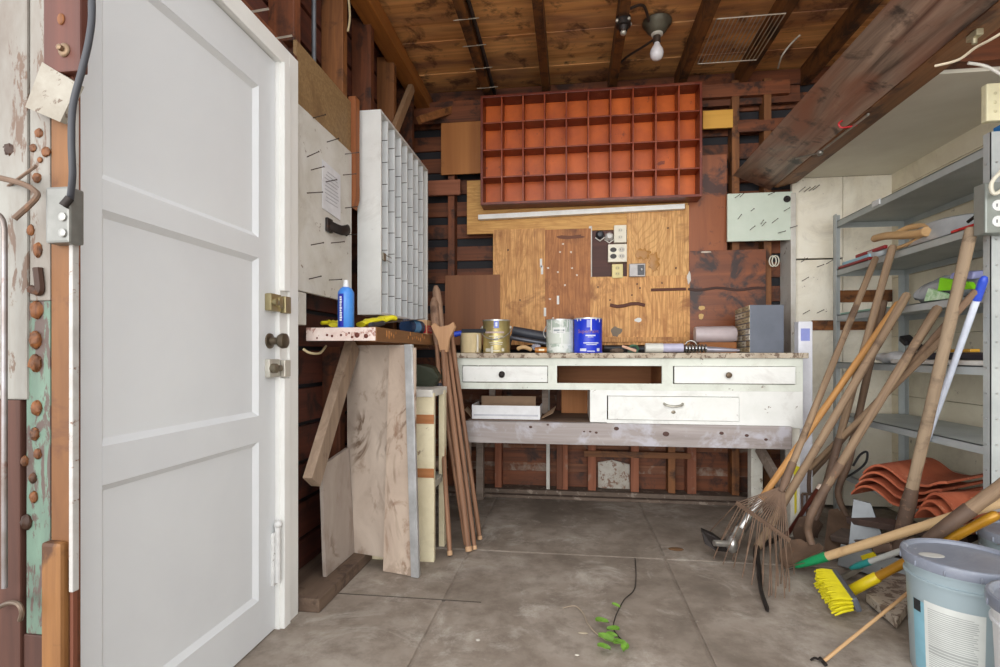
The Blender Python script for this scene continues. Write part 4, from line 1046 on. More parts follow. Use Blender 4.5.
# ---- outlets on the plywood
YO = 3.735
def plate(label, r, col, kind):
    x0, x1, z0, z1 = WR(*r, YO - .01); t = thing('wall_outlet', label, 'outlet', ((x0 + x1) / 2, YO, z0))
    q = B(); q.box(x0, x1, YO - .012, YO + .026, z0, z1, .004); q.build('plate', plain(col, .4), t)
    cx, cz, w, h = (x0 + x1) / 2, (z0 + z1) / 2, x1 - x0, z1 - z0
    if kind == 'quad':
        for i, s in enumerate((-1, 1)):
            for k in (-1, 1):
                q = B(); q.lathe([(.022, 0), (.022, .003)], (cx + s * w * .22, YO - .012, cz + k * h * .18), 18, RYm @ Matrix.Diagonal((1, .75, 1, 1))); q.build('socket', plain((44, 38, 34), .5) if s < 0 else plain((206, 200, 186), .4), t)
                if s > 0:
                    q = B(); 
                    for e in (-1, 1): q.box(cx + s * w * .22 + e * .008 - .002, cx + s * w * .22 + e * .008 + .002, YO - .0165, YO - .0152, cz + k * h * .18 - .006, cz + k * h * .18 + .006)
                    q.build('slot', plain((90, 84, 76), .5), t)
    else:
        for k in (-1, 1):
            q = B(); q.lathe([(.017, 0), (.017, .003)], (cx, YO - .012, cz + k * h * .2), 18, RYm @ Matrix.Diagonal((1, .8, 1, 1))); sk = q.build('socket', plain(tuple(int(v * .94) for v in col), .4), t)
            q = B(); 
            for e in (-1, 1): q.box(cx + e * .006 - .0015, cx + e * .006 + .0015, YO - .0165, YO - .0152, cz + k * h * .2 - .005, cz + k * h * .2 + .005)
            q.build('slot', plain((110, 104, 92), .5), sk)
plate('tall ivory outlet plate at the top right of the dark recess', (614, 225, 626.5, 242.5), (232, 226, 206), 'duo')
plate('wide ivory outlet plate with two dark sockets in the dark recess', (608, 244, 627, 262), (236, 230, 210), 'quad')
plate('yellowed outlet plate at the bottom of the dark recess', (612, 264, 623, 278), (224, 208, 140), 'duo')
for px, py, col, lab, cat in ((600, 234, (46, 48, 56), 'black round socket in the dark recess on the plywood wall', 'socket'), (609.5, 236, (216, 214, 210), 'white round porcelain socket in the dark recess beside the tall plate', 'socket')):
    p = P(px, py, Y=3.73); t = thing('lamp_socket', lab, cat, (p.x, 3.756, p.z))
    q = B(); q.lathe([(.030, 0), (.028, .012), (.020, .022), (.018, .034), (.012, .036)], (p.x, 3.756, p.z), 20, RYm); q.build('holder', plain(col, .4), t, True)
    q = B(); q.tube([(p.x - .032, 3.75, p.z - .02), (p.x, 3.745, p.z - .045), (p.x + .032, 3.75, p.z - .02)], .004, 6); q.build('bracket', plain((220, 216, 206), .5), t, True)
x0, x1, z0, z1 = WR(629, 264, 645, 277, YO)
sb = thing('switch_box', 'grey metal switch box on the plywood right of the yellowed outlet', 'switch', ((x0 + x1) / 2, YO, z0))
q = B(); q.box(x0, x1, YO - .022, YO + .003, z0, z1, .004); q.build('box_body', metal((170, 166, 164), None, .45, .5), sb)
q = B(); q.box(x0 + .055, x1 - .008, YO - .027, YO - .022, z0 + .01, z1 - .01, .002); q.build('cover', plain((70, 70, 74), .4), sb)
q = B(); q.box(x0 + .075, x0 + .085, YO - .042, YO - .027, (z0 + z1) / 2 - .006, (z0 + z1) / 2 + .008, .002); q.build('toggle', plain((196, 196, 194), .4), sb)
q = B(); p = P(773, 261, Y=3.72)
for k in range(2): q.tube([(p.x + .015 * k + .022 * math.cos(a * .524), 3.724 - .006 * k, p.z + .035 * math.sin(a * .524)) for a in range(12)], .004, 8, closed=True)
tag(q.build('wire_coil', plain((222, 218, 200), .5), None, True), 'small coil of white wire hanging below the mint plank', 'wire')

# ================================================================== CEILING FITTINGS
cl0 = P(657, 22, Z=2.965)
lampc = Vector((cl0.x, cl0.y, 2.965))
lp = thing('ceiling_lamp', 'bare white bulb in an old grey fixture on the ceiling boards', 'lamp', lampc)
dz_ = Matrix.Rotation(math.pi, 4, 'X')
q = B(); q.lathe([(.085, 0), (.085, .012), (.07, .03), (.055, .055), (.034, .07)], lampc, 24, dz_); q.build('base', metal((120, 116, 100), (96, 92, 80), .5, .4, 12), lp, True)
q = B(); q.lathe([(.034, .06), (.034, .078), (.024, .082)], lampc, 20, dz_); q.build('collar', plain((230, 226, 214), .4), lp, True)
q = B(); ax = frame((.0, .05, -1)); q.lathe([(.020, .075), (.022, .08), (.022, .118), (.016, .12)], lampc, 18, ax); q.build('socket', plain((70, 56, 46), .5), lp, True)
q = B(); q.lathe([(.015, .115), (.017, .128), (.026, .142), (.036, .160), (.040, .180), (.036, .200), (.024, .215), (.001, .221)], lampc, 22, ax); q.build('bulb', plain((238, 236, 240), .25), lp, True)
jb2 = P(626, 18, Z=2.85); 
q = B(); q.lathe([(.04, -.02), (.042, .0), (.04, .03), (.028, .034), (.02, .06), (.001, .064)], (.285, jb2.y, 2.835), 18, dz_)
j2 = tag(q.build('junction_box', IRON, None, True), 'round black junction box on the rafter left of the bulb', 'electrical box')
q = B(); q.ball((.285, jb2.y, 2.77), .018, (1, 1, .8), 10)
q.build('plug', metal((200, 196, 184), None, .4, .6), j2, True)
for a in (.4, 2.2, 3.7, 5.4):
    q = B(); q.ball((.285 + .042 * math.cos(a), jb2.y + .042 * math.sin(a), 2.826), .010, (1, 1, 1), 8); q.build('screw', metal((200, 196, 184), None, .4, .6), j2, True)
q = B(); a0 = Vector((.32, jb2.y, 2.90)); q.tube(bez([a0, (.40, jb2.y + .05, 2.94), (lampc.x - .04, lampc.y, 2.945)], 8), .008, 8)
q.tube(bez([lampc + Vector((0, 0, -.09)), lampc + Vector((-.06, .1, -.08)), lampc + Vector((-.16, .28, -.05)), lampc + Vector((-.22, .42, -.06)), lampc + Vector((-.24, .50, -.1))], 8), .007, 8)
tag(q.build('cable', plain((60, 52, 48), .5), None, True), 'dark cable running from the bulb to the red rack', 'cable')
# cables along the first rafter, with staples
q = B()
for k, dx in enumerate((.036, .048)):
    q.tube(bez([(-.585 + dx, .8, 2.90 - .02 * k), (-.585 + dx, 2.0, 2.885 - .02 * k), (-.585 + dx + .004, 3.0, 2.89 - .02 * k), (-.585 + dx, 3.78, 2.885 - .015 * k)], 10), .009, 8)
cb2 = tag(q.build('cable', plain((52, 46, 44), .6), None, True), 'pair of dark cables clipped along the left rafter', 'cable')
for yy in (2.85, 3.1, 3.35, 3.6):
    q = B(); q.tube([(-.64, yy, 2.836), (-.50, yy + .01, 2.845)], .003, 6); q.build('staple', metal((200, 190, 172), None), cb2)
# wire rack hanging between rafters
a, c = P(703, 62, Z=2.845), P(786, 25, Z=2.845)
rk = thing('wire_rack', 'wire oven rack lying across the rafters near the right beam', 'rack', (.95, 3.4, 2.83))
x0, x1, y0, y1 = .79, 1.14, 3.02, 3.47
WIRE = metal((206, 196, 178), None, .35, .5)
q = B(); q.tube([(x0, y0, 2.832), (x1, y0, 2.832), (x1, y1, 2.832), (x0, y1, 2.832)], .004, 8, closed=True); q.build('rim', WIRE, rk, True)
for i in range(1, 15):
    x = x0 + (x1 - x0) * i / 15; q = B(); q.tube([(x, y0, 2.832), (x, y1, 2.832)], .0025, 6); q.build('wire', WIRE, rk, True)
q = B(); q.tube(bez([P(800, 35, Z=2.86), P(790, 45, Z=2.84), P(782, 56, Z=2.80), P(778, 68, Z=2.80)], 6), .005, 6)
tag(q.build('white_string', plain((200, 194, 180), .7), None, True), 'loose white string hanging from the fifth rafter', 'string')
# conduit and cords on upper left wall
q = B(); q.tube([(-1.12, 2.20, 2.26), (-1.12, 2.20, 2.93)], .010, 10)
tag(q.build('conduit', metal((120, 124, 130), None, .45, .5), None, True), 'grey conduit pipe between the studs above the door casing', 'conduit')
q = B(); q.tube(bez([(-1.05, 2.40, 2.84), (-1.055, 2.41, 2.75), (-1.05, 2.42, 2.62), (-1.06, 2.42, 2.55)], 6), .005, 6)
tag(q.build('cord', plain((196, 178, 140), .7), None, True), 'pale cord hanging on the left wall stud above the white rack', 'cord')
# things on the beam
q = B(); p = Vector((1.31, 2.73, 2.095)); q.tube(bez([p + Vector((.04, .0, .0)), p + Vector((0, 0, -.006)), p + Vector((-.03, 0, -.006)), p + Vector((-.04, 0, .012)), p + Vector((-.024, 0, .026))], 6), .0045, 8)
tag(q.build('red_hook', plain((196, 40, 48), .4), None, True), 'red plastic coated hook screwed into the hanging beam', 'hook')
q = B(); q.box(1.352, 1.375, 1.98, 2.03, 2.078, 2.10, .003); q.lathe([(.008, 0), (.008, .02)], (1.363, 2.005, 2.06), 10)
tag(q.build('catch_plate', metal((190, 180, 150), None, .4, .6)), 'small pale metal catch on the beam batten', 'catch')
q = B(); q.tube([(1.335, 2.60, 2.09), (1.33, 3.05, 2.095)], .006, 8); q.ball((1.33, 3.06, 2.09), .016, (1, 1.2, 1), 8); q.tube([(1.33, 3.06, 2.09), (1.27, 3.22, 2.12)], .004, 6)
tag(q.build('rod_latch', metal((170, 166, 158), None, .4, .7), None, True), 'thin metal rod latch along the underside of the hanging beam', 'latch')
q = B(); q.tube(bez([P(935, 66, Y=1.95), P(958, 60, Y=1.9), P(975, 48, Y=1.85), P(990, 40, Y=1.8), P(1010, 28, Y=1.75)], 6), .0042, 8)
tag(q.build('electric_wire', plain((220, 206, 180), .6), None, True), 'cream cord sagging along the beam at the upper right', 'cord')
q = B(); q.tube(bez([P(968, 63, Y=2.2), P(985, 66, Y=2.2), P(1000, 74, Y=2.2), P(1020, 86, Y=2.2)], 6), .0055, 8)
tag(q.build('electric_wire', plain((232, 230, 222), .6), None, True), 'white cord dropping towards the cream electrical cover at the right edge', 'cord')

# ================================================================== STEEL SHELVING
SXF, SXB, SYN, SYE = 1.62, 2.03, 2.30, 3.55
su = thing('steel_shelving', 'grey steel shelving unit with open shelves along the right wall', 'shelving', (1.82, 2.9, 0))
def lpost(x, y, sx, sy, H=1.87, w=.038):
    q = B(); q.box(x, x + sx * w, y, y + sy * .003, 0, H); q.box(x, x + sx * .003, y, y + sy * w, 0, H); return q
for x, y, sx, sy, H in ((SXF, SYE, 1, -1, 1.87), (SXB, SYE, -1, -1, 1.87), (SXF, SYN, 1, 1, 1.87), (SXB, SYN, -1, 1, 1.87)):
    lpost(x, y, sx, sy, H).build('post', STEEL, su)
q = B()
for z in [.1 * k + .05 for k in range(18)]:
    q.lathe([(.004, 0), (.004, .004)], (SXF - .001, SYN + .02, z), 8, Matrix.Rotation(-math.pi / 2, 4, 'Y'))
    q.lathe([(.004, 0), (.004, .004)], (SXF + .02, SYN - .001, z), 8, RYm)
q.build('bolt', metal((190, 192, 192), None), su)
SZ = [.29, .64, .955, 1.245, 1.525, 1.825]
for z in SZ:
    q = B(); e = .006
    q.box(SXF + e, SXB - e, SYN + e, SYE - e, z - .004, z)
    q.box(SXF + e, SXF + e + .004, SYN + e, SYE - e, z - .036, z); q.box(SXB - e - .004, SXB - e, SYN + e, SYE - e, z - .036, z)
    q.box(SXF + e, SXB - e, SYN + e, SYN + e + .004, z - .036, z); q.box(SXF + e, SXB - e, SYE - e - .004, SYE - e, z - .036, z)
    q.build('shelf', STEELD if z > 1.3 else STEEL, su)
q = B(); q.box(SXF - .002, SXF + .005, 3.05, 3.12, 1.80, 1.83, .001); q.build('label_clip', plain((220, 222, 222), .5), su)
# things on shelf (z 1.525)
def sp_(px, z, X): 
    p = P(px, 300, X=X); return Vector((X, p.y, z))
zs2 = SZ[4]
pA = sp_(905, zs2, 1.80)
pan = thing('metal_basin', 'grey galvanized basin lying upside down on the shelf below the top', 'basin', (1.80, pA.y, zs2))
TINM = metal((198, 202, 204), (170, 175, 178), .35, .35, 8)
q = B(); q.lathe([(.0, .115), (.10, .113), (.135, .10), (.165, .03), (.18, .004), (.188, .0), (.18, .0), (.16, .03), (.13, .094), (.0, .105)], (1.815, 2.78, zs2 + .001), 36, Matrix.Diagonal((1, 1.35, 1, 1)), False); q.build('bowl', TINM, pan, True)
q = B(); q.tube(bez([(1.80, 2.50, zs2 + .055), (1.78, 2.47, zs2 + .085), (1.72, 2.49, zs2 + .075), (1.70, 2.54, zs2 + .05)], 6), .007, 8); q.build('handle', IRON, pan, True)
q = B(); q.lathe([(.0, .0), (.05, .002), (.062, .02), (.065, .055), (.060, .055), (.055, .02), (.0, .008)], (1.72, 3.22, zs2 + .001), 28, None, False)
tag(q.build('tin_bowl', TINM, None, True), 'small round tin bowl at the far end of the shelf below the top', 'bowl')
# D-grip handle
dg = thing('d_grip_handle', 'light wooden loop handle lying on the shelf in front of the basin', 'handle', sp_(890, zs2, 1.66))
WH = wood((182, 144, 98), (210, 174, 126), 1, 20, .55)
q = B(); q.tube(bez([(1.655, 3.17, zs2 + .115), (1.65, 3.05, zs2 + .105), (1.645, 2.90, zs2 + .075), (1.645, 2.78, zs2 + .055), (1.648, 2.72, zs2 + .052)], 6), [.016] + [.020] * 22 + [.024, .022], 12); q.build('shaft', WH, dg, True)
q = B(); q.tube(bez([(1.66, 2.98, zs2 + .10), (1.68, 2.92, zs2 + .115), (1.69, 2.84, zs2 + .105), (1.68, 2.77, zs2 + .08), (1.66, 2.75, zs2 + .05), (1.66, 2.82, zs2 + .032), (1.655, 2.92, zs2 + .022), (1.655, 3.0, zs2 + .024)], 6), .014, 10, .7); q.build('loop', WH, dg, True)
def bar(name, label, cat, x, px0, px1, z, w, h, col):
    y0, y1 = P(px0, 300, X=x).y, P(px1, 300, X=x).y; q = B(); q.box(x, x + w, y0, y1, z, z + h, min(w, h) * .3); return tag(q.build(name, plain(col, .4)), label, cat)
bar('hacksaw_handle', 'dark red bar lying in front of the tin bowl', 'tool handle', 1.66, 855, 884, zs2 + .045, .02, .02, (160, 28, 36))
bar('blue_strip', 'light blue printed strip under the dark red bar on the shelf', 'strip', 1.648, 842, 869, zs2 + .022, .025, .02, (156, 204, 222))
bar('red_folder', 'flat red and dark sheet under the light blue strip on the shelf', 'sheet', 1.63, 838, 868, zs2 + .001, .06, .018, (150, 44, 44))
bar('red_tool', 'bright red flat tool at the near end of the shelf below the top', 'tool', 1.66, 950, 985, zs2 + .002, .03, .022, (206, 34, 36))
# shelf z 1.245: plastic bag with green pack
zs3 = SZ[3]
bg = thing('plastic_bag', 'crumpled clear plastic bag holding a lime green pack on the middle shelf', 'bag', (1.72, 2.75, zs3))
q = B(); q.ball((1.76, 2.72, zs3 + .06), .09, (1.0, 2.6, .64), 16)
for v in q.bm.verts:
    n_ = math.sin(v.co.y * 60) * .010 + math.sin(v.co.x * 90 + v.co.y * 40) * .008; v.co += Vector((n_, 0, n_ if v.co.z > zs3 + .02 else 0))
    v.co.z = max(v.co.z, zs3 + .002)
q.build('film', plain((200, 204, 208), .25, 0, .35), bg, True)
q = B(); q.hexa([(1.642, 2.64, zs3 + .045), (1.652, 2.44, zs3 + .028), (1.672, 2.44, zs3 + .03), (1.66, 2.64, zs3 + .045), (1.652, 2.64, zs3 + .105), (1.652, 2.46, zs3 + .06), (1.672, 2.46, zs3 + .06), (1.67, 2.64, zs3 + .105)], .004); q.build('green_pack', plain((138, 222, 30), .4), bg)
q = B(); q.hexa([(1.650, 2.58, zs3 + .09), (1.66, 2.46, zs3 + .07), (1.72, 2.46, zs3 + .08), (1.72, 2.58, zs3 + .1), (1.66, 2.58, zs3 + .118), (1.668, 2.46, zs3 + .105), (1.72, 2.46, zs3 + .11), (1.72, 2.58, zs3 + .125)], .01); q.build('blue_pack', plain((150, 156, 206), .3), bg)
q = B(); q.hexa([(1.634, 2.72, zs3 + .005), (1.64, 2.56, zs3 + .002), (1.66, 2.56, zs3 + .002), (1.654, 2.72, zs3 + .005), (1.64, 2.70, zs3 + .065), (1.648, 2.60, zs3 + .03), (1.666, 2.60, zs3 + .03), (1.66, 2.70, zs3 + .065)], .004); q.build('leafy_pack', paint((150, 196, 140), (220, 236, 216), None, scale=40), bg)
bar('teal_strip', 'thin pale green strip on the middle shelf near the far post', 'strip', 1.64, 840, 880, zs3 + .001, .05, .012, (150, 190, 172))
# shelf z .955
zs4 = SZ[2]
q = B(); q.ball((1.70, 3.05, zs4 + .03), .03, (1.6, 6.0, 1.0), 14)
for v in q.bm.verts: v.co += Vector((0, 0, math.sin(v.co.y * 50) * .005)); v.co.z = max(v.co.z, zs4 + .002)
tag(q.build('white_wrapping', plain((232, 234, 236), .6), None, True), 'bundle of crumpled white wrapping on the shelf behind the tool handles', 'wrapping')
bar('black_bar', 'long black bar on top of the white boards behind the white pole', 'bar', 1.67, 908, 985, zs4 + .024, .06, .032, (40, 40, 52))
bar('yellow_strip', 'yellow strip on the black bar behind the white pole', 'strip', 1.68, 945, 970, zs4 + .057, .04, .014, (214, 160, 46))
bar('white_board', 'pair of white boards lying flat under the black bar', 'board', 1.635, 890, 985, zs4 + .001, .2, .022, (220, 216, 210))
q = B(); q.slab((1.70, 2.96, zs4 + .13), (1.72, 2.78, zs4 + .03), .035, .02, (1, 0, .2), .004); q.slab((1.70, 2.98, zs4 + .135), (1.70, 2.93, zs4 + .105), .05, .03, (1, 0, .2), .006)
tag(q.build('black_clamp', plain((36, 34, 36), .5)), 'black clamp leaning between the tool handles on the shelf', 'clamp')
# electrical boxes near the post
q = B(); q.box(1.88, 1.96, 2.21, 2.28, 0.0, 2.32, .004); tag(q.build('support_post', OLDW), 'pale timber post behind the near end of the steel shelving', 'post')
cv = thing('outlet_cover', 'cream electrical cover box at the upper right edge', 'electrical box', (1.66, 2.30, 1.90))
q = B(); q.box(1.592, 1.74, 2.28, 2.31, 1.905, 2.05, .005); q.box(1.73, 1.90, 2.282, 2.305, 1.95, 2.0, .003); q.build('box_body', plain((232, 226, 190), .45), cv)
for k in range(3):
    q = B(); q.ball((1.622, 2.279, 1.94 + k * .035), .006, (1, .4, 1), 8); q.build('screw', plain((210, 202, 166), .4), cv, True)
q = B(); q.box(1.65, 1.70, 2.29, 2.33, 1.872, 1.894, .003); q.build('blue_plug', plain((36, 120, 190), .4), cv)
ox = thing('outlet_box', 'grey metal outlet box with white sockets hung on the shelving post', 'electrical box', (1.64, 2.28, 1.45))
q = B(); q.box(1.556, 1.676, 2.235, 2.296, 1.462, 1.655, .006); q.build('box_body', metal((150, 156, 152), (132, 138, 134), .45, .4, 8), ox)
for z in (1.505, 1.565):
    q = B(); q.lathe([(.021, 0), (.021, .004), (.017, .005)], (1.599, 2.235, z), 18, RYm); s_ = q.build('socket', plain((232, 234, 234), .4), ox, True)
    q = B(); 
    for e in (-1, 1): q.box(1.599 + e * .007 - .0016, 1.599 + e * .007 + .0016, 2.2285, 2.2298, z - .006, z + .006)
    q.build('slot', plain((80, 84, 84), .5), s_)
q = B(); q.tube(bez([(1.68, 2.20, 1.70), (1.59, 2.20, 1.68), (1.553, 2.20, 1.64), (1.563, 2.20, 1.60), (1.61, 2.19, 1.63), (1.68, 2.19, 1.66)], 6), .007, 8); q.tube(bez([(1.70, 2.21, 1.73), (1.61, 2.21, 1.70), (1.563, 2.205, 1.655), (1.558, 2.215, 1.625)], 6), .006, 8); q.build('cord', plain((226, 222, 204), .5), ox, True)

# roof tiles on the lowest shelf
TERRA = paint((182, 98, 66), (158, 80, 54), (206, 144, 112), .70, .7, 8)
def s_tile(x0, y0, z0, ang, L=.42, W=.35):
    """S shaped roof tile: a hump, a flat pan and an upturned lip across its width"""
    q = B(); N = 26
    lv = Vector((math.cos(ang), math.sin(ang), 0)); wv = Vector((math.sin(ang), -math.cos(ang), 0))
    grid = []
    for ix in range(3):
        row = []
        for k in range(N + 1):
            u = k / N
            if u < .52: zv = .054 * math.sin(math.pi * (u / .52) ** .85)
            elif u < .8: zv = -.004 * math.sin(math.pi * (u - .52) / .28)
            else: zv = .030 * math.sin(math.pi * .5 * (u - .8) / .2)
            row.append(Vector((x0, y0, z0 + zv)) + lv * (L * ix / 2) + wv * (u * W))
        grid.append(row)
    q.sheet(grid, (0, 0, .011)); return q
for i in range(4):
    q = s_tile(1.395 + .012 * i, 2.875 - .012 * i, .297 + i * .037, math.radians(33), .42, .35)
    tag(q.build('roof_tile', TERRA, None, True), ['terracotta roof tile at the bottom of the far stack', 'terracotta roof tile second from the bottom of the far stack', 'terracotta roof tile second from the top of the far stack', 'terracotta roof tile on top of the far stack'][i], 'roof tile', 'terracotta roof tiles stacked on the shelving')
for i in range(3):
    q = s_tile(1.465 + .012 * i, 2.50 - .010 * i, .297 + i * .034, math.radians(14), .42, .27)
    tag(q.build('roof_tile', TERRA, None, True), ['terracotta roof tile at the bottom of the near stack', 'terracotta roof tile in the middle of the near stack', 'terracotta roof tile on top of the near stack'][i], 'roof tile', 'terracotta roof tiles stacked on the shelving')

# ================================================================== HAND TOOLS
def handle_part(t, a, e, r, mat, flat=1.0, up=None, name='handle', taper=1.0):
    a, e = Vector(a), Vector(e); d = (e - a).normalized(); N = 14; q = B()
    ps = [a.lerp(e, i / N) for i in range(N)] + [e - d * r * .6, e]
    rs = [r * (taper + (1 - taper) * i / N) * (1 + .035 * math.sin(i * 2.1)) for i in range(N)] + [r, r * .6]
    q.tube(ps, rs, 12, flat, up); return q.build(name, mat, t, True)
def tool(name, label, cat, a, e): return thing(name, label, cat, M=Matrix.Translation(Vector(a)) @ frame(Vector(e) - Vector(a)))

# leaf rake
a, e = P(785, 482, d=2.46), P(876, 257, d=2.77)
t = tool('leaf_rake', 'rusty fan leaf rake standing tines down beside the workbench', 'rake', a, e)
handle_part(t, a, e, .0155, HANDLE_G)
d = (e - a).normalized()
q = B(); q.tube([a - d * .05, a, a + d * .10], [.012, .019, .018], 12); q.build('ferrule', RUST, t, True)
apex = a - d * .02
tl = [(706, 548), (726, 560), (746, 574), (766, 590), (780, 594), (790, 580)]
cA, cB = P(737, 503, d=2.52), P(789, 540, d=2.36)
NT_ = 22
for i in range(NT_):
    u = i / (NT_ - 1); k = min(int(u * 5), 4); f = u * 5 - k
    px = tl[k][0] + (tl[k + 1][0] - tl[k][0]) * f + (4 if i % 2 else -2); py = tl[k][1] + (tl[k + 1][1] - tl[k][1]) * f + (5 if i % 3 else -6)
    tp = P(px, py, Z=.008); cr = cA.lerp(cB, u); bend = cr.lerp(tp, .8) + Vector((0, -.008, .022))
    q = B(); q.tube([apex, cr] + bez([cr.lerp(tp, .4) + Vector((0, -.004, .012)), bend, tp], 4), [.0026] * 11, 6); q.build('tine', RUST, t, True)
q = B(); q.slab(cA + (cA - cB) * .02, cB + (cB - cA) * .02, .022, .006, (0, -.3, 1), .001); q.build('crossbar', RUST, t)
# hoe / weeding tool with bright socket
a, e = P(741, 528, d=2.72), P(899, 302, d=2.62)
t = tool('garden_hoe', 'amber handled hoe with bright metal socket lying against the leaf rake', 'hoe', a, e)
d = (e - a).normalized(); handle_part(t, a + d * .1, e, .0165, HANDLE_A)
q = B(); q.tube([a - d * .01, a + d * .05, a + d * .17, a + d * .18], [.030, .027, .023, .020], 14); q.build('socket', CHROME, t, True)
q = B(); q.ball(P(732, 544, d=2.56), .036, (.8, 1, 1.2), 10); q.tube([P(738, 532, d=2.64), P(731, 546, d=2.56)], [.034, .026], 12); q.tube([P(732, 544, d=2.55), P(714, 543, d=2.54)], [.017, .015], 10); q.build('clamp', metal((206, 204, 200), None, .3, .85), t, True)
q = B(); q.prism([P(702, 531, d=2.66), P(714, 536, d=2.64), P(722, 542, d=2.62), P(740, 547, d=2.58), P(738, 553, d=2.55), P(716, 551, d=2.58), P(705, 544, d=2.62)], (.0, .03, .008)); q.build('blade', IRON, t)
# pick with grey handle
a, e = P(757, 548, d=2.66), P(908, 293, d=2.52)
t = tool('pickaxe', 'thick grey handled pickaxe leaning behind the leaf rake', 'pickaxe', a, e)
handle_part(t, a, e, .020, HANDLE_G, .8, None)
d = (e - a).normalized()
q = B(); q.tube(bez([P(768, 611, Z=.01), P(761, 590, d=2.20), P(759, 568, d=2.40), a, P(775, 540, d=2.85), P(790, 530, d=3.02)], 6), [.005] + [.012] * 8 + [.016] * 6 + [.022] * 6 + [.016] * 6 + [.010] * 3 + [.006], 8, .7); q.build('head', IRON, t, True)
# shovels
def shovel(label, a, e, r, hm, neck, heel, tip, side, w, metal_m, dish=.03, name='shovel', cat='shovel', flat=1.0, round_=True, up=None):
    t = tool(name, label, cat, a, e); d = (Vector(e) - Vector(a)).normalized()
    handle_part(t, Vector(a), e, r, hm, flat, up)
    q = B(); pts = bez([Vector(a) + d * .16, Vector(a) + d * .02] + [Vector(n) for n in neck] + [Vector(heel)], 5); m = len(pts)
    q.tube(pts, [r * 1.16 - (r * .30) * i / m for i in range(m)], 12); q.build('socket', metal_m, t, True)
    heel, tip, side = Vector(heel), Vector(tip), Vector(side); ax = (tip - heel); L = ax.length; axn = ax.normalized(); sd = (side - axn * side.dot(axn)).normalized(); nm = axn.cross(sd)
    if nm.z < 0: nm = -nm
    grid = []; NR, NC = 10, 8
    for i in range(NR + 1):
        s = i / NR
        ww = w * (1 - max(0, (s - .45) / .55) ** 2.2 * .93) if round_ else w * (.85 + .15 * s)
        ww *= min(1, .55 + s * 5)
        row = []
        for j in range(NC + 1):
            k = (j / NC - .5) * 2
            row.append(heel + axn * (L * s) + sd * (ww / 2 * k) + nm * (dish * (k * k) - dish * .3 * math.sin(s * 3)))
        grid.append(row)
    q = B(); q.sheet(grid, nm * .003); q.build('blade', metal_m, t, True)
    return t
shovel('brown bladed shovel with grey handle in front of the others, blade resting on the floor', P(823, 492, d=2.50), P(939, 306, d=2.28), .0185, HANDLE_G,
       [P(811, 515, d=2.50), P(808, 530, d=2.52)], P(812, 545, d=2.50), P(786, 569, Z=.01), (.3, 1, .25), .20, RUST, .02)
shovel('dark handled shovel standing blade down behind the front shovel', P(847, 468, d=2.86), P(884, 300, d=2.72), .017, HANDLE_D,
       [P(838, 492, d=2.86)], P(846, 515, d=2.84), P(846, 562, Z=.006), (1, .25, 0), .20, RUST, .02, round_=False)
shovel('long grey brown handled spade whose handle stands above the basin shelf', P(831, 468, d=2.72), P(893, 245, d=2.62), .0175, HANDLE_G,
       [P(822, 500, d=2.74)], P(815, 520, d=2.74), P(800, 545, Z=.006), (1, .3, 0), .16, RUSTD, .015, name='spade', cat='spade')
# mattock with wide flat handle
a, e = P(899, 545, d=2.30), P(972, 227, d=2.09)
t = tool('mattock', 'mattock with wide flat grey handle standing upright before the roof tiles', 'mattock', a, e)
handle_part(t, a + (e - a) * .12, e, .0165, wood((126, 108, 88), (168, 146, 120), 2, 26, .75, (100, 82, 66), .6, .04), 1.3, (.35, 1, 0), taper=1.08)
d = (e - a).normalized()
q = B(); q.tube([a - d * .02, a + d * .1, a + d * .2, a + d * .26], [.019, .021, .022, .018], 12, 1.35, (.35, 1, 0)); q.build('socket', RUSTD, t, True)
hb = a - d * .02
q = B(); q.tube(bez([hb + Vector((-.07, .06, -.03)), hb + Vector((-.03, .02, .0)), hb, hb + Vector((.03, -.01, .0)), hb + Vector((.09, -.02, -.03))], 5), [.008] + [.02] * 18 + [.02, .008], 8, .7); q.build('head', RUSTD, t, True)
# thin handled tools
a, e = P(800, 487, d=3.15), P(977, 290, d=2.06)
t = tool('cultivator', 'thin grey handled cultivator crossing behind the front shovel', 'cultivator', a, e); handle_part(t, a, e, .0135, HANDLE_D)
q = B(); q.tube(bez([a, P(797, 505, d=3.2), P(796, 515, d=3.25)], 5), .009, 8)
for k in (-1, 0, 1): q.tube(bez([P(796, 513, d=3.25), P(796 + k * 9, 520, d=3.2), P(796 + k * 11, 530, Z=.004)], 5), .006, 6)
q.build('prongs', RUSTD, t, True)
a, e = P(810, 468, d=2.90), P(945, 336, d=2.22)
t = tool('garden_fork', 'thin pale handled fork leaning lowest behind the flat mattock handle', 'fork', a, e); handle_part(t, a, e, .014, HANDLE_G)
q = B(); q.tube(bez([a, P(809, 480, d=2.91), P(809, 492, d=2.92)], 5), .011, 8); q.tube([P(802, 494, d=2.93), P(817, 494, d=2.91)], .008, 8)
for k in range(4): q.tube([P(802 + k * 5, 494, d=2.92), P(802 + k * 5, 538, Z=.006)], [.007, .004], 6)
q.build('prongs', RUSTD, t, True)
# red brown pipe and steel rod near the front shovel
q = B(); q.tube([P(787, 535, Z=.02), P(820, 486, d=2.64)], .011, 10)
ps = tag(q.build('rusty_pipe', metal((118, 62, 50), (96, 50, 42), .45, .4), None, True), 'short red brown pipe slanting beside the yellow marked bench leg', 'pipe')
q = B(); q.tube([P(818, 489, d=2.645), P(821, 484.5, d=2.64)], .0115, 10); q.build('end_cap', plain((216, 196, 180), .5), ps, True)
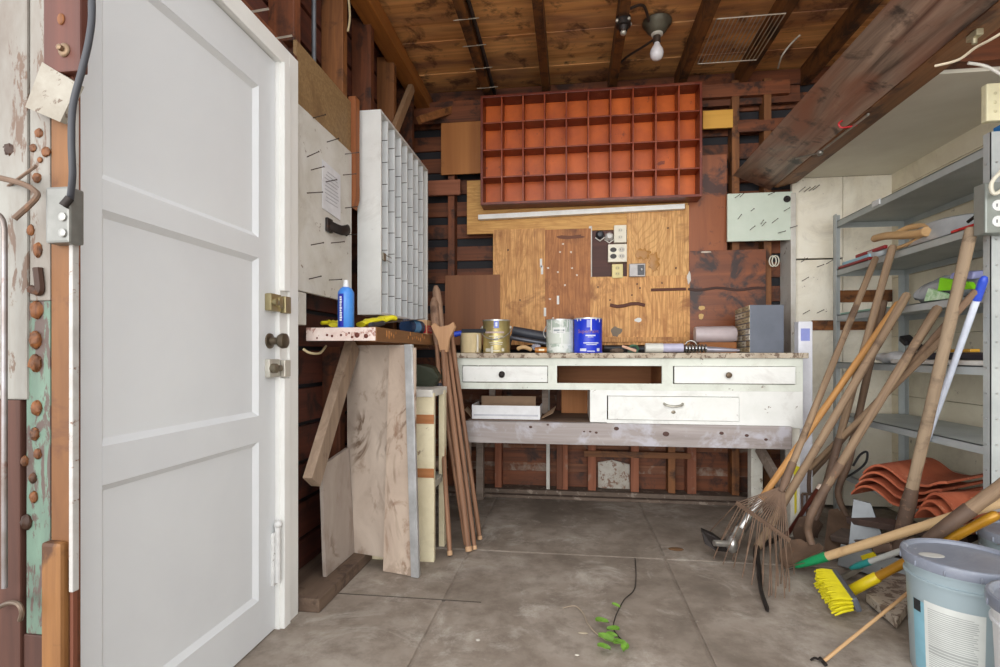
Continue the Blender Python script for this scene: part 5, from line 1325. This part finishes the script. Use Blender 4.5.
# white pole with blue cap
a, e = P(893, 536, d=2.72), P(985, 276, d=2.03)
t = tool('extension_pole', 'white pole with blue end cap leaning against the steel shelving', 'pole', a, e); d = (e - a).normalized(); L = (e - a).length
handle_part(t, a, a + d * (L - .09), .0125, plain((222, 230, 246), .35), name='shaft')
q = B(); q.tube([a + d * (L - .10), a + d * (L - .02), a + d * (L - .004), a + d * L], [.0155, .0150, .010, .004], 12); q.build('end_cap', plain((52, 84, 208), .4), t, True)
# rake with green ferrule, lying
a, e = P(825, 557, d=2.34), P(1014, 498, d=1.88)
t = tool('lawn_rake', 'pale wooden pole with green ferrule lying over the buckets', 'rake', a, e); d = (e - a).normalized()
handle_part(t, a, e, .0185, wood((196, 162, 118), (220, 190, 148), 2, 20, .6, (170, 132, 90), .66, .04))
q = B(); q.tube([a + d * .01, a - d * .05, a - d * .13, a - d * .145], [.021, .0195, .013, .009], 14); q.build('ferrule', plain((28, 150, 92), .4), t, True)
q = B(); q.tube([a - d * .14, a - d * .20], [.004, .002], 8); q.build('tang', metal((196, 196, 190), None, .3, .8), t, True)
# big socket shovel at the right edge
a, e = P(940, 531, d=1.93), P(1030, 466, d=1.78)
t = tool('post_hole_shovel', 'heavy brown socketed shovel pointing down behind the front bucket', 'shovel', a, e); d = (e - a).normalized()
handle_part(t, a + d * .05, e, .023, HANDLE_G)
q = B(); q.tube([a - d * .06, a, a + d * .125, a + d * .13], [.019, .023, .0265, .0235], 14); q.build('socket', RUSTD, t, True)
hh = a - d * .05
q = B(); q.sheet([[hh + Vector(((j - 2) * .028 * (1 if i < 3 else .75), -.004 + .006 * abs(j - 2), 0)) + Vector((.0, .03, -1)) * (.24 * i / 4) for j in range(5)] for i in range(5)], (0, .004, .001)); q.build('blade', RUSTD, t, True)
# yellow broom
a, e = P(862, 585, d=2.13), P(925, 552, d=1.98)
t = tool('push_broom', 'yellow bristled broom with amber handle lying on the floor', 'broom', a, e); d = (e - a).normalized()
handle_part(t, a + d * .05, a + d * .55, .0165, metal((176, 128, 30), (150, 104, 22), .35, .2))
q = B(); q.tube([a - d * .07, a - d * .05, a + d * .07, a + d * .075], [.012, .021, .0205, .017], 14); q.build('connector', plain((226, 200, 24), .4), t, True)
b0, b1 = P(836, 580, d=2.25), P(857, 618, d=1.98); b0.z = .065; b1.z = .065
axb = (b1 - b0).normalized(); sdb = Vector((axb.y, -axb.x, 0)); 
if sdb.x > 0: sdb = -sdb
q = B(); q.slab(b0, b1, .055, .022, (sdb * .35 + Vector((0, 0, 1))), .008); q.build('block', plain((84, 88, 98), .5), t)
q = B(); random.seed(3)
NB = 26
for i in range(NB):
    for j in range(4):
        s0 = b0.lerp(b1, (i + .5) / NB) + Vector((0, 0, -.02 + j * .013)) + sdb * .010
        tp = s0 + sdb * (.070 + random.uniform(-.006, .006)) + Vector((random.uniform(-.004, .004), random.uniform(-.004, .004), -.026 + j * .006)) + axb * (i / NB - .5) * .02
        tp.z = max(tp.z, .005)
        q.tube([s0, s0.lerp(tp, .6) + Vector((0, 0, .004)), tp], [.0042, .0046, .003], 5)
br_ = q.build('bristles', paint((224, 212, 22), (206, 192, 14), None, rough=.5, scale=30), t, True); br_['kind'] = 'stuff'
# teal capped stick
a, e = P(866, 563, d=2.22), P(918, 545, d=2.05)
t = tool('capped_stick', 'grey stick with teal end cap lying beside the yellow broom', 'stick', a, e); d = (e - a).normalized()
handle_part(t, a, a + d * .45, .0115, plain((176, 178, 174), .5), name='shaft')
q = B(); q.tube([a + d * .02, a - d * .04, a - d * .075, a - d * .08], [.0135, .0135, .008, .003], 12); q.build('end_cap', plain((44, 138, 134), .4), t, True)
# thin rod with hooked tip on floor
a, e = P(824, 661, Z=.008), P(914, 588, d=1.90)
t = tool('thin_cane', 'thin tan cane lying across the floor against the front bucket', 'cane', a, e); handle_part(t, a, e, .0058, wood((170, 132, 92), (200, 164, 120), 2, 30), name='shaft')
q = B(); q.tube(bez([a, P(820, 660, Z=.012), P(815, 658, Z=.010), P(811, 660, Z=.006)], 4), .004, 6); q.tube([P(820, 658, Z=.01), P(826, 665, Z=.006)], .006, 6); q.build('tip', IRON, t, True)
# board on the floor
q = B(); q.hexa([P(866, 602, Z=.012), P(897, 629, Z=.012), P(925, 590, Z=.012), P(905, 572, Z=.012)] + [P(866, 602, Z=.012) + Vector((0, 0, .035)), P(897, 629, Z=.012) + Vector((0, 0, .035)), P(925, 590, Z=.012) + Vector((0, 0, .05)), P(905, 572, Z=.012) + Vector((0, 0, .05))], .004)
tag(q.build('scrap_plank', paint((176, 166, 152), (150, 134, 120), (104, 86, 74), .58, .7, 9)), 'dirty whitish plank lying on the floor under the broom handle', 'plank')
# metal and timber scraps in front of tiles
q = B(); q.hexa([(1.30, 2.72, .002), (1.46, 2.62, .002), (1.465, 2.63, .002), (1.305, 2.73, .002), (1.36, 2.78, .30), (1.42, 2.745, .29), (1.425, 2.755, .29), (1.365, 2.79, .30)], .001)
tag(q.build('sheet_metal_scrap', metal((122, 126, 129), (104, 108, 112), .45, .3, 6)), 'grey sheet metal scrap leaning in front of the far roof tiles', 'metal scrap')
q = B(); q.slab((1.26, 2.70, .055), (1.50, 2.38, .075), .10, .012, (.3, .3, 1), .002); tag(q.build('sheet_metal_scrap', metal((150, 154, 154), (128, 130, 132), .45, .5, 6)), 'dull grey metal strip lying behind the mattock handle', 'metal scrap')
q = B(); q.slab((1.36, 2.80, .20), (1.60, 2.36, .265), .075, .03, (1, 0, .2), .003); tag(q.build('dark_timber', wood((52, 40, 36), (78, 60, 52), 1, 14, .7)), 'dark stained timber length just below the roof tiles', 'timber')
q = B(); q.slab((1.32, 2.86, .10), (1.60, 2.42, .17), .10, .03, (1, 0, .3), .003); tag(q.build('dark_timber', wood((60, 50, 46), (92, 78, 70), 1, 14, .7)), 'lower grey brown timber length beneath the dark one', 'timber')
q = B(); q.box(1.36, 1.56, 2.46, 2.86, .0, .06, .004); tag(q.build('timber_block', wood((84, 70, 60), (110, 92, 80), 1, 14, .8)), 'weathered timber block on the floor below the metal scraps', 'timber')
q = B(); q.slab(P(862, 558, d=2.42), P(875, 554, d=2.36), .02, .008, (0, 0, 1), .001); tag(q.build('folding_rule', plain((226, 206, 30), .5)), 'small yellow rule piece just under the pale rake pole', 'ruler')
q = B(); q.slab(P(835, 582, d=2.42) , P(862, 566, d=2.32), .05, .02, (1, 1, .4), .003); tag(q.build('dirty_lath', wood((110, 104, 92), (140, 132, 118), 0, 14, .8)), 'short grey lath lying behind the yellow bristles', 'lath')
q = B(); pts = [P(845, 478, d=2.9), P(858, 470, d=2.9), P(866, 462, d=2.9), P(867, 452, d=2.92), P(860, 455, d=2.92), P(853, 466, d=2.92)]; q.tube(bez(pts, 5), .006, 8)
tag(q.build('black_cable', plain((34, 34, 36), .5), None, True), 'black looped cable by the far end of the roof tiles', 'cable')

# ================================================================== BUCKETS
def bucket(label, x, y, body, lidm, H=.37, R=.150, label_band=False, wire=False, rot=0.0):
    t = thing('plastic_bucket', label, 'bucket', (x, y, 0))
    q = B(); q.lathe([(R * .86, 0), (R * .875, .006), (R * .955, H - .075), (R * .955, H - .07), (R * 1.0, H - .068), (R * 1.0, H - .062), (R * .965, H - .06), (R * .975, H - .035), (R * 1.015, H - .033), (R * 1.015, H - .027), (R * .98, H - .025), (R * .99, H - .01)], (x, y, 0), 56); q.build('body', body, t, True)
    q = B(); q.lathe([(R * 1.0, H - .028), (R * 1.045, H - .026), (R * 1.06, H - .006), (R * 1.045, H + .004), (R * 1.0, H + .006), (R * .95, H + .002), (R * .93, H - .006), (R * .5, H - .006), (.001, H - .004)], (x, y, 0), 56); ld_ = q.build('lid', lidm, t, True)
    for k in range(12):
        a_ = 2 * math.pi * k / 12 + .2; q = B(); c_ = Vector((x + R * 1.06 * math.cos(a_), y + R * 1.06 * math.sin(a_), H - .017)); q.ball(c_, .006, (.5, .5, 1.6), 6); q.build('tear_tab', lidm, ld_, True)
    if label_band:
        q = B()
        def rad(z): return R * (.875 + .08 * (z / (H - .075))) + .0012
        def patch(a0, a1, z0, z1, n=12, off=0.0):
            q.sheet([[(x + (rad(z) + off) * math.sin(a0 + (a1 - a0) * i / n), y - (rad(z) + off) * math.cos(a0 + (a1 - a0) * i / n), z) for i in range(n + 1)] for z in (z0, (z0 + z1) / 2, z1)])
        patch(-1.28, -.22, .02, .245); lb_ = q.build('label', plain((222, 226, 222), .5), t, True)
        q = B(); patch(-1.58, -1.281, .02, .235); q.build('label_edge', plain((136, 186, 204), .5), t, True)
        q = B(); patch(-1.56, -1.36, .20, .236, 4, .0006); q.build('black_square', plain((40, 44, 48), .5), t, True)
        q = B(); z = .226
        while z > .035:
            if .09 < z < .115:
                patch(-1.2, -.34, z - .006, z, 8, .0007); z -= .009
            else:
                patch(-1.2, random.uniform(-.42, -.32), z - .0022, z, 8, .0007); z -= .0062
        q.build('print', plain((176, 180, 178), .5), lb_)
    if wire:
        q = B(); pts = []
        for i in range(17):
            a_ = math.pi * i / 16; pts.append((x - (R + .012) * math.cos(a_) * .9 - .0, y - .04 + (R * .55) * math.sin(a_) * -1, H - .03 + .05 * math.sin(a_)))
        q.tube(pts, .0035, 8); q.build('bail', CHROME, t, True)
    return t
LB = paint((160, 176, 182), (150, 167, 175), None, rough=.38, scale=4)
LID = paint((134, 140, 154), (118, 124, 138), (196, 198, 204), .735, .4, 6)
bk = bucket('light blue plastic bucket with grey lid and paper label at the lower right', 1.215, 1.835, LB, LID, label_band=True)
q = B(); q.ball((1.135, 1.85, .3645), .03, (1.2, .8, .06), 10); q.build('paint_stain', plain((196, 196, 192), .6), bk, True)
bucket('grey lidded bucket cut by the right edge in front of the light blue one', 1.235, 1.50, paint((226, 228, 230), (212, 214, 218), None, rough=.4), LID)
bucket('grey lidded bucket with wire bail half hidden behind the light blue one', 1.62, 2.10, LB, LID, wire=True)

# ================================================================== SPRIG ON THE FLOOR, LITTER
sp2 = thing('vine_sprig', 'small green leafy vine sprig lying on the concrete floor', 'plant', P(612, 630, Z=0))
q = B(); q.tube(bez([P(635, 558, Z=.004), P(636, 575, Z=.006), P(634, 590, Z=.006), P(624, 600, Z=.012), P(615, 618, Z=.012), P(614, 630, Z=.012), P(622, 640, Z=.008), P(627, 645, Z=.006)], 6), .0022, 6); q.build('stem', plain((52, 46, 40), .7), sp2, True)
q = B(); q.tube(bez([P(563, 608, Z=.004), P(575, 606, Z=.005), P(583, 613, Z=.006), P(588, 624, Z=.006), P(596, 633, Z=.006), P(606, 640, Z=.008)], 6), .002, 6); q.build('dry_stem', plain((168, 152, 132), .8), sp2, True)
random.seed(11)
LEAF = paint((88, 134, 40), (126, 166, 66), None, rough=.45, scale=30)
for px, py, s in ((616, 606, .016), (602, 622, .026), (613, 630, .024), (607, 640, .03), (604, 648, .022), (620, 644, .026), (625, 648, .018), (612, 636, .02)):
    c_ = P(px, py, Z=.018); an = random.uniform(0, 6.3); q = B(); g = []
    for i in range(5):
        u = i / 4; w = math.sin(math.pi * min(1, u * .92 + .06)) ** .8 * .8
        g.append([c_ + Vector((math.cos(an), math.sin(an), .25)) * s * (u - .5) * 2 + Vector((-math.sin(an), math.cos(an), 0)) * s * w * k + Vector((0, 0, abs(k) * s * .35)) for k in (-1, -.5, 0, .5, 1)])
    q.sheet(g, (0, 0, .0006)); q.build('leaf', LEAF, sp2, True)
q = B(); c_ = P(583, 633, Z=.004); q.ball(c_, .012, (1.5, .7, .15), 8); tag(q.build('dry_leaf', plain((186, 172, 150), .8), None, True), 'dry pale leaf on the floor just left of the green sprig', 'leaf')
q = B(); c_ = P(577, 655, Z=.004); q.ball(c_, .006, (1.4, .8, .4), 6); tag(q.build('paint_chip', plain((206, 200, 188), .8), None, True), 'pale paint chip on the floor below the dry leaf', 'chip')
q = B(); c_ = P(478, 640, Z=.004); q.ball(c_, .007, (1.2, 1, .5), 6); tag(q.build('paint_chip', plain((196, 190, 180), .8), None, True), 'pale chip on the floor near the left joint line', 'chip')
q = B(); c_ = P(676, 549, Z=.004); q.ball(c_, .03, (1.3, .8, .15), 8); tag(q.build('dry_leaf', plain((120, 88, 58), .8), None, True), 'brown dry leaf at the crossing of the floor joints', 'leaf')

# repeats of a kind share a group
GROUPS = {'paint_can': 'paint cans on the worktop', 'plastic_bucket': 'lidded buckets at the lower right', 'wooden_pole': GP,
          'wall_outlet': 'outlet plates in the dark recess', 'lamp_socket': 'round sockets in the dark recess', 'rubber_glove': 'yellow rubber gloves on the left shelf ledge',
          'pigeonhole_rack': 'wooden pigeonhole racks', 'dark_timber': 'timber scraps below the roof tiles', 'sheet_metal_scrap': 'metal scraps below the roof tiles',
          'paint_chip': 'pale chips on the floor', 'dry_leaf': 'dry leaves on the floor', 'shovel': 'shovels leaning in the tool pile', 'electric_wire': 'pale wires at the upper right'}
for o in list(sc.objects):
    if o.parent is None and o.name.split('.')[0] in GROUPS and 'label' in o: o['group'] = GROUPS[o.name.split('.')[0]]
